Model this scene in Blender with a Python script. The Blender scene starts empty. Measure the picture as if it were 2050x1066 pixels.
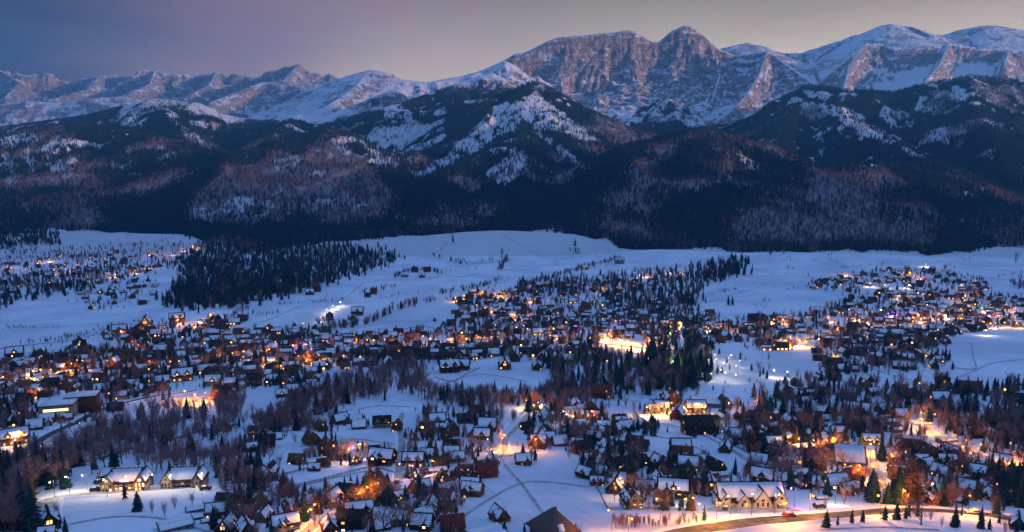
import bpy, bmesh, math, random
import numpy as np
from mathutils import Vector, Matrix

S = bpy.context.scene
COL = S.collection
random.seed(7)
RNG = np.random.default_rng(7)

# ------------------------------------------------------------------ camera
W0, H0, F0 = 2050.0, 1066.0, 1500.0          # photograph size and focal length in its pixels
CAMZ = 250.0
PITCH = math.atan((533.0 - 330.0) / F0)
cam = bpy.data.cameras.new('camera')
cam.sensor_fit = 'HORIZONTAL'
cam.angle = 2 * math.atan(W0 / 2 / F0)
cam.clip_start = 1.0
cam.clip_end = 60000.0
camo = bpy.data.objects.new('camera', cam)
camo.location = (0, 0, CAMZ)
camo.rotation_euler = (math.pi / 2 - PITCH, 0, 0)
COL.objects.link(camo)
S.camera = camo

# ------------------------------------------------------------------ sky and sun
SUN_AZ = math.radians(111)      # clockwise from the view direction (+Y): low in the west, right of the picture
SUN_EL = math.radians(4.0)
wd = bpy.data.worlds.new('World')
S.world = wd
wd.use_nodes = True
nt = wd.node_tree
nt.nodes.clear()
def N(tree, t, **kw):
    n = tree.nodes.new(t)
    for k, v in kw.items():
        setattr(n, k, v)
    return n
sky = N(nt, 'ShaderNodeTexSky', sky_type='NISHITA', sun_disc=False)
sky.sun_elevation = SUN_EL
sky.sun_rotation = SUN_AZ
sky.air_density = 1.4
sky.dust_density = 2.0
sky.ozone_density = 3.0
tc = N(nt, 'ShaderNodeTexCoord')
# dusk colours by direction: afterglow band in the west, violet in the middle, blue in the east and overhead
def vdot(vec):
    n = N(nt, 'ShaderNodeVectorMath', operation='DOT_PRODUCT')
    nt.links.new(tc.outputs['Generated'], n.inputs[0])
    n.inputs[1].default_value = vec
    return n.outputs['Value']
def ramp(tree, fac, stops, interp='EASE'):
    r = N(tree, 'ShaderNodeValToRGB')
    r.color_ramp.interpolation = interp
    els = r.color_ramp.elements
    while len(els) < len(stops):
        els.new(0.5)
    for e, (p, c) in zip(els, stops):
        e.position = p
        e.color = (*c, 1) if len(c) == 3 else c
    tree.links.new(fac, r.inputs[0])
    return r.outputs['Color']
def mth(tree, op, a, b=None, clamp=False):
    n = N(tree, 'ShaderNodeMath', operation=op, use_clamp=clamp)
    for i, v in enumerate((a, b)):
        if v is None:
            continue
        if hasattr(v, 'links'):
            tree.links.new(v, n.inputs[i])
        else:
            n.inputs[i].default_value = v
    return n.outputs[0]
def mixc(tree, fac, a, b, blend='MIX'):
    n = N(tree, 'ShaderNodeMix', data_type='RGBA', blend_type=blend)
    n.inputs[0].default_value = 1.0
    for s, v in ((n.inputs[0], fac), (n.inputs[6], a), (n.inputs[7], b)):
        if hasattr(v, 'links'):
            tree.links.new(v, s)
        elif isinstance(v, (int, float)):
            s.default_value = v
        else:
            s.default_value = (*v, 1)
    return n.outputs[2]
west = mth(nt, 'MULTIPLY_ADD', vdot((math.sin(math.radians(70)), math.cos(math.radians(70)), 0)), 0.5)
nt.nodes[-1].inputs[2].default_value = 0.5
up = vdot((0, 0, 1))
nz = N(nt, 'ShaderNodeTexNoise')
mp = N(nt, 'ShaderNodeMapping')
mp.inputs['Scale'].default_value = (1.6, 1.6, 9.0)
nt.links.new(tc.outputs['Generated'], mp.inputs[0])
nt.links.new(mp.outputs[0], nz.inputs['Vector'])
nz.inputs['Scale'].default_value = 1.3
nz.inputs['Detail'].default_value = 3
wig = mth(nt, 'MULTIPLY', mth(nt, 'SUBTRACT', nz.outputs['Fac'], 0.5), 0.16)
west2 = mth(nt, 'ADD', west, wig)
low = ramp(nt, west2, [(0.10, (0.04, 0.062, 0.135)), (0.36, (0.048, 0.068, 0.145)), (0.50, (0.36, 0.25, 0.30)),
                       (0.64, (0.92, 0.70, 0.55)), (0.80, (1.32, 1.06, 0.74)), (1.0, (1.25, 0.92, 0.58))])
high = ramp(nt, west2, [(0.10, (0.018, 0.026, 0.075)), (0.36, (0.021, 0.029, 0.078)), (0.54, (0.30, 0.18, 0.225)),
                        (0.72, (0.31, 0.225, 0.175)), (1.0, (0.31, 0.23, 0.175))])
zen = (0.185, 0.375, 0.86)
t1 = ramp(nt, mth(nt, 'ADD', up, mth(nt, 'MULTIPLY', wig, 0.3)), [(0.05, (0, 0, 0)), (0.24, (1, 1, 1))])
t2 = ramp(nt, up, [(0.20, (0, 0, 0)), (0.62, (1, 1, 1))])
dusk = mixc(nt, t2, mixc(nt, t1, low, high), zen)
bg1 = N(nt, 'ShaderNodeBackground')
nt.links.new(sky.outputs[0], bg1.inputs[0])
bg1.inputs[1].default_value = 0.05
bg2 = N(nt, 'ShaderNodeBackground')
nt.links.new(dusk, bg2.inputs[0])
bg2.inputs[1].default_value = 1.0
addb = N(nt, 'ShaderNodeMixShader')
addb.inputs[0].default_value = 0.92
nt.links.new(bg1.outputs[0], addb.inputs[1])
nt.links.new(bg2.outputs[0], addb.inputs[2])
wo = N(nt, 'ShaderNodeOutputWorld')
nt.links.new(addb.outputs[0], wo.inputs[0])
wd.cycles.sampling_method = 'MANUAL'
wd.cycles.sample_map_resolution = 512

sun = bpy.data.lights.new('sun', 'SUN')
sun.energy = 5.0
sun.angle = math.radians(2.5)
sun.color = (1.0, 0.60, 0.42)
suno = bpy.data.objects.new('sun', sun)
sd = Vector((math.sin(SUN_AZ) * math.cos(SUN_EL), math.cos(SUN_AZ) * math.cos(SUN_EL), math.sin(SUN_EL)))
suno.rotation_euler = (-sd).to_track_quat('-Z', 'Y').to_euler()
suno.location = (3000, 0, 3000)
COL.objects.link(suno)

S.view_settings.view_transform = 'Standard'
S.view_settings.look = 'None'
S.view_settings.exposure = 0.12
S.view_settings.gamma = 1.0
S.cycles.use_denoising = True
S.cycles.max_bounces = 5
S.cycles.diffuse_bounces = 2
S.cycles.glossy_bounces = 1
S.cycles.transmission_bounces = 2
S.cycles.volume_bounces = 0
S.cycles.transparent_max_bounces = 6
S.cycles.sample_clamp_indirect = 3.0
S.cycles.use_light_tree = True
S.cycles.use_adaptive_sampling = True
S.cycles.adaptive_threshold = 0.03
S.cycles.adaptive_min_samples = 16

# ------------------------------------------------------------------ geometry of the view: pixel <-> world, used to place things on the ground
CP, SP = math.cos(PITCH), math.sin(PITCH)
def at(px, py, D):
    """world point on the sight line of photograph pixel (px, py) at forward distance D"""
    X = (px - W0 / 2) / F0
    Y = -(py - H0 / 2) / F0
    dy = CP + Y * SP
    dz = -SP + Y * CP
    k = D / dy
    return (X * k, D, CAMZ + dz * k)
def project(x, y, z):
    zc = z - CAMZ
    depth = y * CP - zc * SP
    upc = y * SP + zc * CP
    depth = np.maximum(depth, 1e-3)
    return W0 / 2 + F0 * x / depth, H0 / 2 - F0 * upc / depth

# ------------------------------------------------------------------ numpy noise
def vnoise(x, y, seed=0):
    xi = np.floor(x); yi = np.floor(y)
    fx = (x - xi).astype(np.float32); fy = (y - yi).astype(np.float32)
    xi = xi.astype(np.int64); yi = yi.astype(np.int64)
    def hsh(a, b):
        h = (a * 374761393 + b * 668265263 + seed * 1442695041) & 0xFFFFFFFF
        h = ((h ^ (h >> 13)) * 1274126177) & 0xFFFFFFFF
        h = h ^ (h >> 16)
        return (h & 0xFFFF).astype(np.float32) / 32767.5 - 1.0
    u = fx * fx * (3 - 2 * fx); v = fy * fy * (3 - 2 * fy)
    a = hsh(xi, yi); b = hsh(xi + 1, yi); c = hsh(xi, yi + 1); d = hsh(xi + 1, yi + 1)
    return (a + (b - a) * u) * (1 - v) + (c + (d - c) * u) * v
def fbm(x, y, octv=4, seed=0, gain=0.5):
    s = 0.0; a = 1.0; t = 0.0
    for i in range(octv):
        s = s + a * vnoise(x * 2 ** i + 17.3 * i, y * 2 ** i - 9.1 * i, seed + i)
        t += a; a *= gain
    return s / t
def ridged(x, y, octv=3, seed=0):
    s = 0.0; a = 1.0; t = 0.0
    for i in range(octv):
        s = s + a * (1 - 2 * np.abs(vnoise(x * 2 ** i + 3.7 * i, y * 2 ** i + 8.3 * i, seed + i)))
        t += a; a *= 0.5
    return s / t
def sstep(a, b, x):
    t = np.clip((x - a) / (b - a), 0, 1)
    return t * t * (3 - 2 * t)

# ------------------------------------------------------------------ terrain
_PD = [0, 100, 200, 235, 262, 353, 420, 500, 600, 840, 1000, 1300, 1750, 2100, 2500, 3000, 20000]
_PZ = [172, 163, 143, 135, 127, 107, 96, 84, 71, 46, 35, 20, 7, 9, 20, 30, 30]
_XD = np.linspace(0, 20000, 8001)
_t = np.interp(_XD, _PD, _PZ)
for _ in range(3):                                   # soften the profile's corners
    _t[2:-2] = (_t[:-4] + _t[1:-3] + _t[2:-2] + _t[3:-1] + _t[4:]) / 5
_ZP = _t
_DBX = [-400, 100, 340, 400, 480, 600, 660, 700, 800, 860, 900, 1000, 1100, 1150, 1240, 1340, 1375, 1440, 1465, 1500, 1600, 1720, 1900, 2050, 2450]
_DBD = [2520, 2600, 2460, 2210, 2130, 2150, 2290, 2330, 2330, 2290, 2420, 2480, 2460, 2310, 2080, 1940, 2040, 2100, 1985, 1975, 2030, 2110, 2120, 2140, 2140]
def foot(px):
    """distance at which the mountain foot and its forest begin, by column"""
    px = np.asarray(px, float)
    return np.interp(px, _DBX, _DBD) + 95 * vnoise(px / 75, px * 0 + 3.3, 51) + 60 * vnoise(px / 27, px * 0 + 7.7, 52)
MOUNDS = [  # px, py, D, height, rx, ry : knolls of the valley floor
    (590, 600, 1330, 26, 190, 120), (480, 640, 1120, 6, 120, 90), (1010, 480, 2230, 40, 300, 190), (800, 640, 1080, 14, 160, 60),
    (230, 470, 2250, 26, 330, 150), (1330, 525, 1960, 16, 160, 110), (560, 545, 1720, 10, 300, 150), (1750, 540, 1850, 16, 380, 140),
    (1900, 560, 1650, 7, 260, 110), (1000, 740, 730, 5, 90, 60), (1080, 960, 350, 3, 50, 40), (700, 820, 520, 5, 70, 50),
    (250, 1010, 300, 3, 50, 30), (1950, 700, 850, 5, 130, 90)]
_MO = [(at(a, b, c)[0], c, h, rx, ry) for a, b, c, h, rx, ry in MOUNDS]
def valley(x, y):
    z = np.interp(y, _XD, _ZP)
    for mx, my, h, rx, ry in _MO:
        z = z + h * np.exp(-((x - mx) / rx) ** 2 - ((y - my) / ry) ** 2)
    k = sstep(120, 500, y)
    z = z + 8.0 * k * fbm(x / 380, y / 380, 3, 11) + 0.5 * fbm(x / 45, y / 45, 2, 12)
    return z

PROF = {
    'alp':  ([0, 40, 160, 450, 1200, 2500, 6000], [0, 40, 160, 360, 680, 1120, 2200]),
    'dome': ([0, 200, 500, 1000, 2000, 5000], [0, 60, 200, 430, 900, 2000]),
    'wall': ([0, 30, 90, 200, 400, 700, 1300, 3000], [0, 60, 270, 455, 610, 760, 1000, 1700]),
    'rock': ([0, 40, 120, 260, 520, 1000, 3000], [0, 50, 180, 300, 440, 680, 1500]),
    'steep': ([0, 80, 250, 600, 1200, 3000], [0, 40, 160, 400, 720, 1500]),
    'hill': ([0, 120, 350, 800, 1300, 2000, 4000], [0, 20, 100, 265, 400, 560, 1000]),
    'spur': ([0, 60, 200, 500, 900, 3000], [0, 18, 90, 250, 430, 1300]),
}
def DD(pts, D):
    return [(a, b, D) for a, b in pts]
RIDGES = [  # points (pixel x, pixel y, distance), profile, flute amplitude, flute length, crest jag
 # far range on the left
 (DD([(-400, 150), (-150, 146), (0, 140), (28, 141), (50, 149), (90, 147), (120, 158), (150, 163), (170, 157), (205, 149), (240, 153), (265, 150), (285, 144), (310, 142), (345, 149), (380, 153), (410, 150), (432, 144), (455, 153), (475, 148), (490, 147), (505, 153), (530, 146), (548, 143), (560, 137), (575, 134), (597, 129), (612, 140), (640, 151), (665, 150), (690, 157)], 11000), 'alp', 150, 230, 48),
 ([(0, 140, 11000), (40, 165, 10300), (10, 195, 9500), (30, 230, 8600)], 'alp', 80, 200, 9),
 ([(205, 149, 11000), (175, 178, 10200), (100, 200, 9300), (60, 225, 8700)], 'alp', 80, 200, 9),
 ([(310, 142, 11000), (300, 168, 10200), (250, 192, 9300), (200, 215, 8600)], 'alp', 80, 200, 9),
 ([(432, 144, 11000), (420, 170, 10200), (380, 190, 9400)], 'alp', 80, 200, 9),
 ([(597, 129, 11000), (570, 160, 10200), (520, 166, 9700), (470, 185, 9200), (420, 205, 8600)], 'alp', 85, 200, 9),
 ([(520, 166, 9700), (580, 170, 9500), (640, 180, 9200), (670, 200, 8700)], 'alp', 80, 200, 9),
 (DD([(690, 157), (700, 152), (720, 146), (740, 141), (755, 142), (775, 148), (800, 157), (830, 163), (870, 165), (930, 172)], 9600), 'dome', 55, 200, 4),
 ([(740, 141, 9600), (720, 165, 9000), (690, 190, 8400), (650, 215, 7800), (600, 228, 7300)], 'steep', 60, 190, 4),
 (DD([(-400, 225), (-100, 214), (0, 208), (60, 200), (120, 206), (180, 196), (240, 192), (300, 204), (360, 210)], 8600), 'steep', 40, 240, 6),
 # rounded snow mountains on the right
 (DD([(1380, 120), (1450, 98), (1475, 90), (1495, 86), (1515, 92), (1540, 100), (1570, 107), (1610, 106), (1650, 93), (1680, 82), (1720, 74), (1745, 60), (1765, 51), (1782, 48), (1800, 51), (1825, 62), (1845, 69), (1895, 70), (1920, 60), (1950, 54), (1975, 51), (2000, 52), (2030, 58), (2060, 62), (2150, 70), (2300, 60), (2600, 90)], 9000), 'dome', 40, 320, 2),
 ([(1620, 178, 7000), (1660, 148, 7200), (1700, 112, 7500), (1735, 87, 7800), (1760, 86, 7800), (1790, 94, 7700), (1850, 96, 7600), (1900, 86, 7700), (1960, 95, 7600), (2020, 98, 7600), (2100, 102, 7500), (2300, 110, 7500), (2600, 120, 7500)], 'rock', 80, 170, 6),
 ([(1735, 87, 7800), (1700, 130, 7300), (1690, 175, 6800)], 'rock', 50, 140, 5),
 ([(1900, 86, 7700), (1880, 130, 7200), (1850, 165, 6700)], 'rock', 50, 140, 5),
 ([(2020, 98, 7600), (2010, 135, 7100)], 'rock', 50, 140, 5),
 # the big rock wall
 ([(640, 236, 5300), (700, 214, 5600), (760, 190, 5800), (800, 175, 5900), (840, 165, 6000), (880, 160, 6050), (920, 153, 6100), (960, 143, 6150), (985, 132, 6200), (1010, 121, 6200)], 'steep', 45, 130, 4),
 (DD([(1010, 121), (1030, 108), (1045, 107), (1060, 101), (1085, 88), (1110, 77), (1130, 74), (1140, 75), (1155, 72), (1180, 70), (1220, 66), (1250, 62), (1275, 64), (1290, 72), (1305, 83), (1318, 84), (1330, 75), (1345, 62), (1362, 54), (1372, 52), (1385, 53), (1395, 62), (1410, 72), (1425, 86), (1437, 97), (1455, 104), (1470, 112)], 6350), 'wall', 110, 125, 7),
 ([(1470, 112, 6300), (1500, 108, 6200), (1535, 103, 6100), (1552, 110, 6050), (1575, 128, 5950), (1605, 150, 5800), (1640, 172, 5600)], 'rock', 55, 100, 5),
 ([(1535, 103, 6100), (1520, 150, 5800), (1490, 195, 5500), (1450, 235, 5200)], 'rock', 50, 90, 4),
 ([(1420, 86, 6350), (1440, 150, 6050), (1425, 205, 5750)], 'rock', 50, 90, 4),
 ([(1262, 64, 6350), (1262, 128, 6230), (1275, 200, 5980), (1262, 240, 5700)], 'rock', 60, 90, 4),
 ([(1140, 75, 6350), (1120, 140, 6210), (1130, 205, 5950)], 'rock', 60, 90, 4),
 ([(1370, 54, 6350), (1345, 128, 6220), (1340, 200, 5960)], 'rock', 60, 90, 4),
 # dark forested crags below it
 ([(790, 210, 5200), (870, 182, 5300), (930, 161, 5350), (985, 145, 5400), (1003, 160, 5300), (1018, 190, 5200)], 'steep', 40, 110, 5),
 ([(1150, 292, 4800), (1200, 276, 4950), (1235, 258, 5050), (1262, 238, 5150), (1300, 216, 5250), (1322, 200, 5300), (1334, 193, 5300), (1352, 212, 5250), (1372, 235, 5200), (1402, 268, 5050)], 'steep', 40, 80, 14),
 ([(-400, 262, 5200), (-100, 256, 5200), (0, 253, 5200), (100, 240, 5200), (180, 228, 5200), (230, 215, 5200), (270, 208, 5200), (305, 197, 5200), (330, 200, 5200), (365, 203, 5200), (400, 207, 5200), (430, 225, 5200), (480, 236, 5200), (530, 241, 5200), (600, 229, 5200), (650, 234, 5200), (700, 224, 5200), (790, 208, 5200)], 'steep', 35, 170, 4),
 ([(318, 200, 5200), (345, 240, 4800), (400, 285, 4300), (430, 310, 4000)], 'spur', 20, 120, 3),
 ([(600, 229, 5200), (560, 262, 4700), (500, 300, 4200)], 'spur', 20, 120, 3),
 # central snowy pyramid with its spurs
 ([(1069, 167, 4650), (1040, 192, 4500), (1015, 214, 4400), (960, 245, 4350), (900, 262, 4350)], 'spur', 22, 100, 4),
 ([(1069, 167, 4650), (1046, 225, 4300), (1035, 255, 4050), (1000, 290, 3750), (930, 330, 3400), (830, 372, 3050)], 'spur', 14, 110, 3),
 ([(1069, 167, 4650), (1110, 195, 4550), (1180, 225, 4450), (1230, 247, 4400), (1290, 268, 4300), (1345, 288, 4200)], 'spur', 25, 110, 4),
 ([(1046, 225, 4300), (1110, 265, 4000), (1160, 315, 3650), (1190, 350, 3350)], 'spur', 14, 110, 3),
 ([(1035, 255, 4050), (1050, 310, 3500), (1010, 375, 3000)], 'spur', 14, 110, 3),
 # right forested ridge
 ([(1440, 272, 4500), (1480, 246, 4600), (1540, 224, 4700), (1580, 192, 4800), (1615, 171, 4850), (1650, 173, 4800), (1690, 181, 4700), (1730, 181, 4700), (1790, 184, 4700), (1840, 171, 4700), (1890, 161, 4700), (1940, 153, 4700), (1990, 155, 4700), (2050, 160, 4700), (2200, 150, 4700), (2600, 190, 4700)], 'steep', 40, 150, 5),
 ([(1640, 176, 4800), (1690, 235, 4300), (1770, 275, 3950), (1860, 320, 3600)], 'spur', 18, 120, 3),
 ([(1600, 190, 4800), (1560, 250, 4300), (1540, 300, 3900)], 'spur', 16, 120, 3),
 ([(1940, 153, 4700), (1950, 215, 4200), (1990, 280, 3700), (2010, 340, 3300)], 'spur', 18, 120, 3),
 ([(2200, 150, 4700), (2150, 260, 3900), (2100, 370, 3100)], 'spur', 18, 120, 3),
 # near hills
 ([(1150, 372, 3000), (1250, 322, 3250), (1320, 287, 3350), (1390, 266, 3400), (1430, 275, 3350), (1480, 300, 3300), (1540, 338, 3150), (1600, 385, 2900)], 'hill', 12, 170, 3),
 ([(1390, 266, 3400), (1400, 330, 2950), (1430, 400, 2600)], 'hill', 10, 150, 3),
 ([(1440, 445, 2500), (1560, 382, 2800), (1680, 335, 3000), (1740, 328, 3050), (1780, 335, 3050), (1840, 372, 2900), (1900, 425, 2600)], 'hill', 12, 150, 3),
 ([(1860, 320, 3600), (1960, 380, 3000), (2020, 420, 2700), (2200, 430, 2600), (2600, 430, 2600)], 'hill', 12, 150, 3),
 ([(330, 425, 2950), (450, 362, 3200), (560, 300, 3500), (620, 272, 3700), (660, 265, 3750), (700, 287, 3600), (745, 342, 3250), (800, 385, 2950)], 'hill', 12, 160, 3),
 ([(660, 265, 3750), (600, 330, 3300), (560, 400, 2850)], 'hill', 10, 150, 3),
 ([(-400, 320, 3900), (-100, 305, 3900), (0, 288, 3900), (80, 265, 4000), (170, 253, 4100), (260, 262, 4000), (330, 285, 3800), (400, 330, 3400), (440, 370, 3100)], 'hill', 14, 180, 3),
 ([(80, 265, 4000), (60, 330, 3500), (30, 395, 3000)], 'hill', 12, 150, 3),
 ([(230, 258, 4050), (260, 330, 3500), (200, 400, 2950)], 'hill', 12, 150, 3),
 ([(640, 425, 2800), (760, 408, 2850), (900, 395, 2900), (1010, 405, 2850), (1150, 400, 2800), (1280, 420, 2600)], 'hill', 8, 120, 3),
]
def branches(x, y):
    return ridged((x + 70 * fbm(x / 260, y / 260, 2, 33)) / 330, (y + 60 * fbm(x / 240, y / 240, 2, 34)) / 420, 4, 81)
def ridge_height(x, y, base):
    """x, y flat arrays -> terrain height: the highest of all ridges' flanks over the valley"""
    h = base.copy()
    for ri, (pts, prof, famp, flen, jag) in enumerate(RIDGES):
        P = np.array([at(*p) for p in pts])
        pd, pz = PROF[prof]
        zmax = P[:, 2].max() + 40
        reach = np.interp(zmax, pz, pd) if zmax < pz[-1] else pd[-1]
        m = np.nonzero((x > P[:, 0].min() - reach) & (x < P[:, 0].max() + reach) & (y > P[:, 1].min() - reach) & (y < P[:, 1].max() + reach))[0]
        if not len(m):
            continue
        xs, ys = x[m], y[m]
        bd = np.full(len(m), 1e9); bs = np.zeros(len(m)); bz = np.zeros(len(m)); bh = np.full(len(m), -1e9)
        s0 = 0.0
        for i in range(len(P) - 1):
            ax, ay, az = P[i]; bx, by, bz_ = P[i + 1]
            dx, dy = bx - ax, by - ay
            L2 = dx * dx + dy * dy; L = math.sqrt(L2)
            t = np.clip(((xs - ax) * dx + (ys - ay) * dy) / L2, 0, 1)
            d = np.hypot(xs - ax - t * dx, ys - ay - t * dy)
            zz = az + t * (bz_ - az)
            hh = zz - np.interp(d, pd, pz)
            k = hh > bh
            bh[k] = hh[k]; bd[k] = d[k]; bs[k] = s0 + t[k] * L; bz[k] = zz[k]
            s0 += L
        keep = bz - np.interp(bd, pd, pz) > h[m] - famp * 1.6 - 40
        m = m[keep]; bd = bd[keep]; bs = bs[keep]; bz = bz[keep]
        if not len(m):
            continue
        xs, ys = x[m], y[m]
        jl = 45.0 if ys.mean() < 7500 else 120.0
        jn = jag * fbm(bs / jl, bs * 0 + ri * 3.3, 4, 5, .6)
        grow = sstep(0, 260, bd)
        # gullies and ribs that run down the flank
        sw = bs + 0.25 * flen * fbm(xs / 300, ys / 300, 2, 30 + ri)
        g = ridged(sw / flen, bd / (flen * 5), 4, 40 + ri)
        if prof in ('wall', 'rock'):
            grow = sstep(0, 60, bd) * 0.75 + 0.25 * grow
            ledge = 14 * np.sin(bd / 9.0 + 4 * fbm(xs / 120, ys / 120, 2, 9)) * sstep(10, 60, bd) * (1 - sstep(350, 600, bd))
        else:
            ledge = 0
        hh = bz + jn * (1 - 0.6 * grow) - np.interp(bd, pd, pz) + famp * (g - 0.45) * grow + ledge
        hh = hh + 0.16 * famp * fbm(xs / 35, ys / 35, 3, 60) * grow
        if prof in ('alp', 'steep', 'rock', 'wall'):
            lam = 230.0 if ys.mean() > 7000 else 130.0
            rr = ridged((xs + 60 * fbm(xs / 250, ys / 250, 2, 33)) / lam, ys / lam, 4, 80)
            hh = hh + (0.85 if ys.mean() > 7000 else 0.6) * famp * rr * sstep(0, 130, bd)
        if prof in ('hill', 'spur', 'steep') and ys.min() < 5200:
            hh = hh + 62 * (branches(xs, ys) - 0.35) * sstep(20, 300, bd) * sstep(40, 260, hh)
        k = 14.0
        a = h[m]
        h[m] = 0.5 * (a + hh + np.sqrt((a - hh) ** 2 + k * k)) - 0.5 * np.sqrt(k * k) * np.exp(-np.abs(a - hh) / k) * 0.0
    return h
def terrain(x, y):
    x = np.asarray(x, dtype=np.float64).ravel(); y = np.asarray(y, dtype=np.float64).ravel()
    v = valley(x, y)
    far = np.nonzero(y > 1950)[0]
    if len(far):
        xf, yf = x[far], y[far]
        px = W0 / 2 + F0 * xf / yf
        db = foot(px)
        hh = ridge_height(xf, yf, v[far])
        v[far] = v[far] + (hh - v[far]) * sstep(-60, 330, yf - db)
    return v

# the valley floor sampled once on a fine plan grid, for quick look-ups
_GX = np.linspace(-3300, 3300, 1101); _GY = np.linspace(60, 2600, 640)
_gx, _gy = np.meshgrid(_GX, _GY)
_GZ = valley(_gx.ravel(), _gy.ravel()).reshape(_gx.shape)
def vquick(x, y):
    fx = np.clip((x - _GX[0]) / (_GX[1] - _GX[0]), 0, len(_GX) - 1.001); fy = np.clip((y - _GY[0]) / (_GY[1] - _GY[0]), 0, len(_GY) - 1.001)
    i = fx.astype(int); j = fy.astype(int); fx = fx - i; fy = fy - j
    return (_GZ[j, i] * (1 - fx) + _GZ[j, i + 1] * fx) * (1 - fy) + (_GZ[j + 1, i] * (1 - fx) + _GZ[j + 1, i + 1] * fx) * fy
_DS = np.geomspace(120, 2500, 420)
def ground_at(px, py):
    """first meeting of the sight lines of photograph pixels with the valley floor (arrays)"""
    px = np.atleast_1d(np.asarray(px, float)); py = np.atleast_1d(np.asarray(py, float))
    X = (px - W0 / 2) / F0; Y = -(py - H0 / 2) / F0
    dy = CP + Y * SP; dz = (-SP + Y * CP) / dy; dx = X / dy
    out = np.zeros(len(px))
    for c in range(0, len(px), 400):
        s_ = slice(c, c + 400)
        D = _DS[None, :]
        g = CAMZ + dz[s_, None] * D - vquick(dx[s_, None] * D, np.broadcast_to(D, (len(dx[s_]), len(_DS))))
        below = g <= 0
        k = np.where(below.any(1), below.argmax(1), len(_DS) - 1)
        k0 = np.maximum(k - 1, 0)
        r = np.arange(len(k))
        g0, g1 = g[r, k0], g[r, k]
        f = np.clip(g0 / np.maximum(g0 - g1, 1e-6), 0, 1)
        out[s_] = _DS[k0] + f * (_DS[k] - _DS[k0])
    x = dx * out
    return x, out, valley(x, out)

# ---- raster masks in plan, drawn where the photograph shows clearings and leafless woods (then carried by the ground itself)
RX0, RY0, RS = -420, 40, 2.0
RWID, RHEI = 1480, 260
def poly_mask(polys):
    gx, gy = np.meshgrid(RX0 + RS * (np.arange(RWID) + 0.5), RY0 + RS * (np.arange(RHEI) + 0.5))
    acc = np.zeros(gx.shape, np.float32)
    for pts, w in polys:
        ins = np.zeros(gx.shape, bool)
        n = len(pts)
        for i in range(n):
            x1, y1 = pts[i]; x2, y2 = pts[(i + 1) % n]
            if y1 == y2:
                continue
            c = ((y1 > gy) != (y2 > gy)) & (gx < (x2 - x1) * (gy - y1) / (y2 - y1) + x1)
            ins ^= c
        acc = np.maximum(acc, ins * np.float32(w))
    return acc
def blur(a, r):
    for ax in (0, 1):
        for _ in range(2):
            c = np.cumsum(np.concatenate([np.repeat(a.take([0], ax), r + 1, ax), a, np.repeat(a.take([-1], ax), r, ax)], ax), ax)
            n = a.shape[ax]
            a = (c.take(range(2 * r + 1, 2 * r + 1 + n), ax) - c.take(range(0, n), ax)) / (2 * r + 1)
    return a
def ell(cx, cy, rx, ry, ang=0, w=1.0, n=14):
    a = math.radians(ang); o = []
    for i in range(n):
        t = 2 * math.pi * i / n
        u, v = rx * math.cos(t), ry * math.sin(t)
        o.append((cx + u * math.cos(a) - v * math.sin(a), cy + u * math.sin(a) + v * math.cos(a)))
    return (o, w)
CLEAR = blur(poly_mask([
    ell(374, 264, 68, 9, 42), ell(398, 246, 26, 11, 20, .8), ell(412, 284, 25, 12, 45, .6), ell(470, 246, 12, 5, 10, .7),
    ell(20, 345, 20, 36, -20, .9), ell(30, 280, 45, 14, -10, .9), ell(62, 322, 12, 30, -10, .8), ell(125, 335, 38, 20, 15, .75), ell(168, 290, 42, 10, 5, .95),
    ell(120, 302, 36, 26, 0, .7), ell(258, 243, 44, 14, -15, .6), ell(250, 345, 36, 16, 10, .6), ell(335, 310, 30, 14, 0, .55), ell(215, 268, 30, 9, 0, .6),
    ell(575, 327, 38, 15, -15, .95), ell(632, 300, 18, 10, 20, .85), ell(445, 420, 72, 24, -12, .85), ell(540, 395, 50, 12, -10, .6), ell(660, 412, 80, 17, -4, .62),
    ell(690, 292, 24, 24, 40, .85), ell(668, 285, 20, 7, 50, .95), ell(560, 425, 60, 20, 0, .5), ell(620, 350, 40, 10, 0, .5),
    ([(1030, 196), (992, 212), (929, 279), (884, 315), (803, 365), (835, 369), (902, 335), (965, 313), (1006, 277), (1042, 254), (1050, 225)], 1.0),
    ([(1032, 200), (1069, 180), (1100, 205), (1145, 240), (1205, 284), (1168, 290), (1122, 266), (1082, 263), (1046, 236)], .95),
    ([(1045, 235), (1086, 258), (1130, 290), (1170, 332), (1155, 338), (1110, 300), (1070, 275)], .8),
    ([(965, 345), (1010, 315), (1060, 308), (1046, 356), (1001, 378)], .9), ell(1010, 300, 34, 10, -20, .5), ell(1085, 345, 26, 10, 30, .5),
    ([(708, 270), (762, 257), (893, 252), (888, 288), (830, 318), (785, 344), (740, 333)], .72), ell(880, 225, 16, 6, -15, 1), ell(945, 205, 30, 4, -5, .8),
    ell(760, 225, 60, 14, -15, .6), ell(690, 240, 40, 8, -10, .5),
    ell(1765, 275, 112, 14, 24, .85), ell(1700, 235, 38, 15, 12, .9), ell(1602, 288, 26, 9, 10, .6), ell(1926, 193, 22, 16, 0, .6), ell(1792, 236, 40, 24, 30, .65),
    ell(1985, 306, 14, 14, 0, .6), ell(2043, 337, 18, 12, -20, .6), ell(1750, 324, 30, 10, 20, .6), ell(1850, 215, 30, 12, 40, .5), ell(1640, 305, 40, 12, -20, .5),
    ell(1960, 385, 40, 12, -15, .5), ell(1990, 245, 24, 20, 30, .5), ell(1880, 270, 20, 24, 40, .5), ell(1390, 245, 30, 14, 0, .9), ell(1250, 290, 30, 6, 10, .5),
]), 2)
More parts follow.
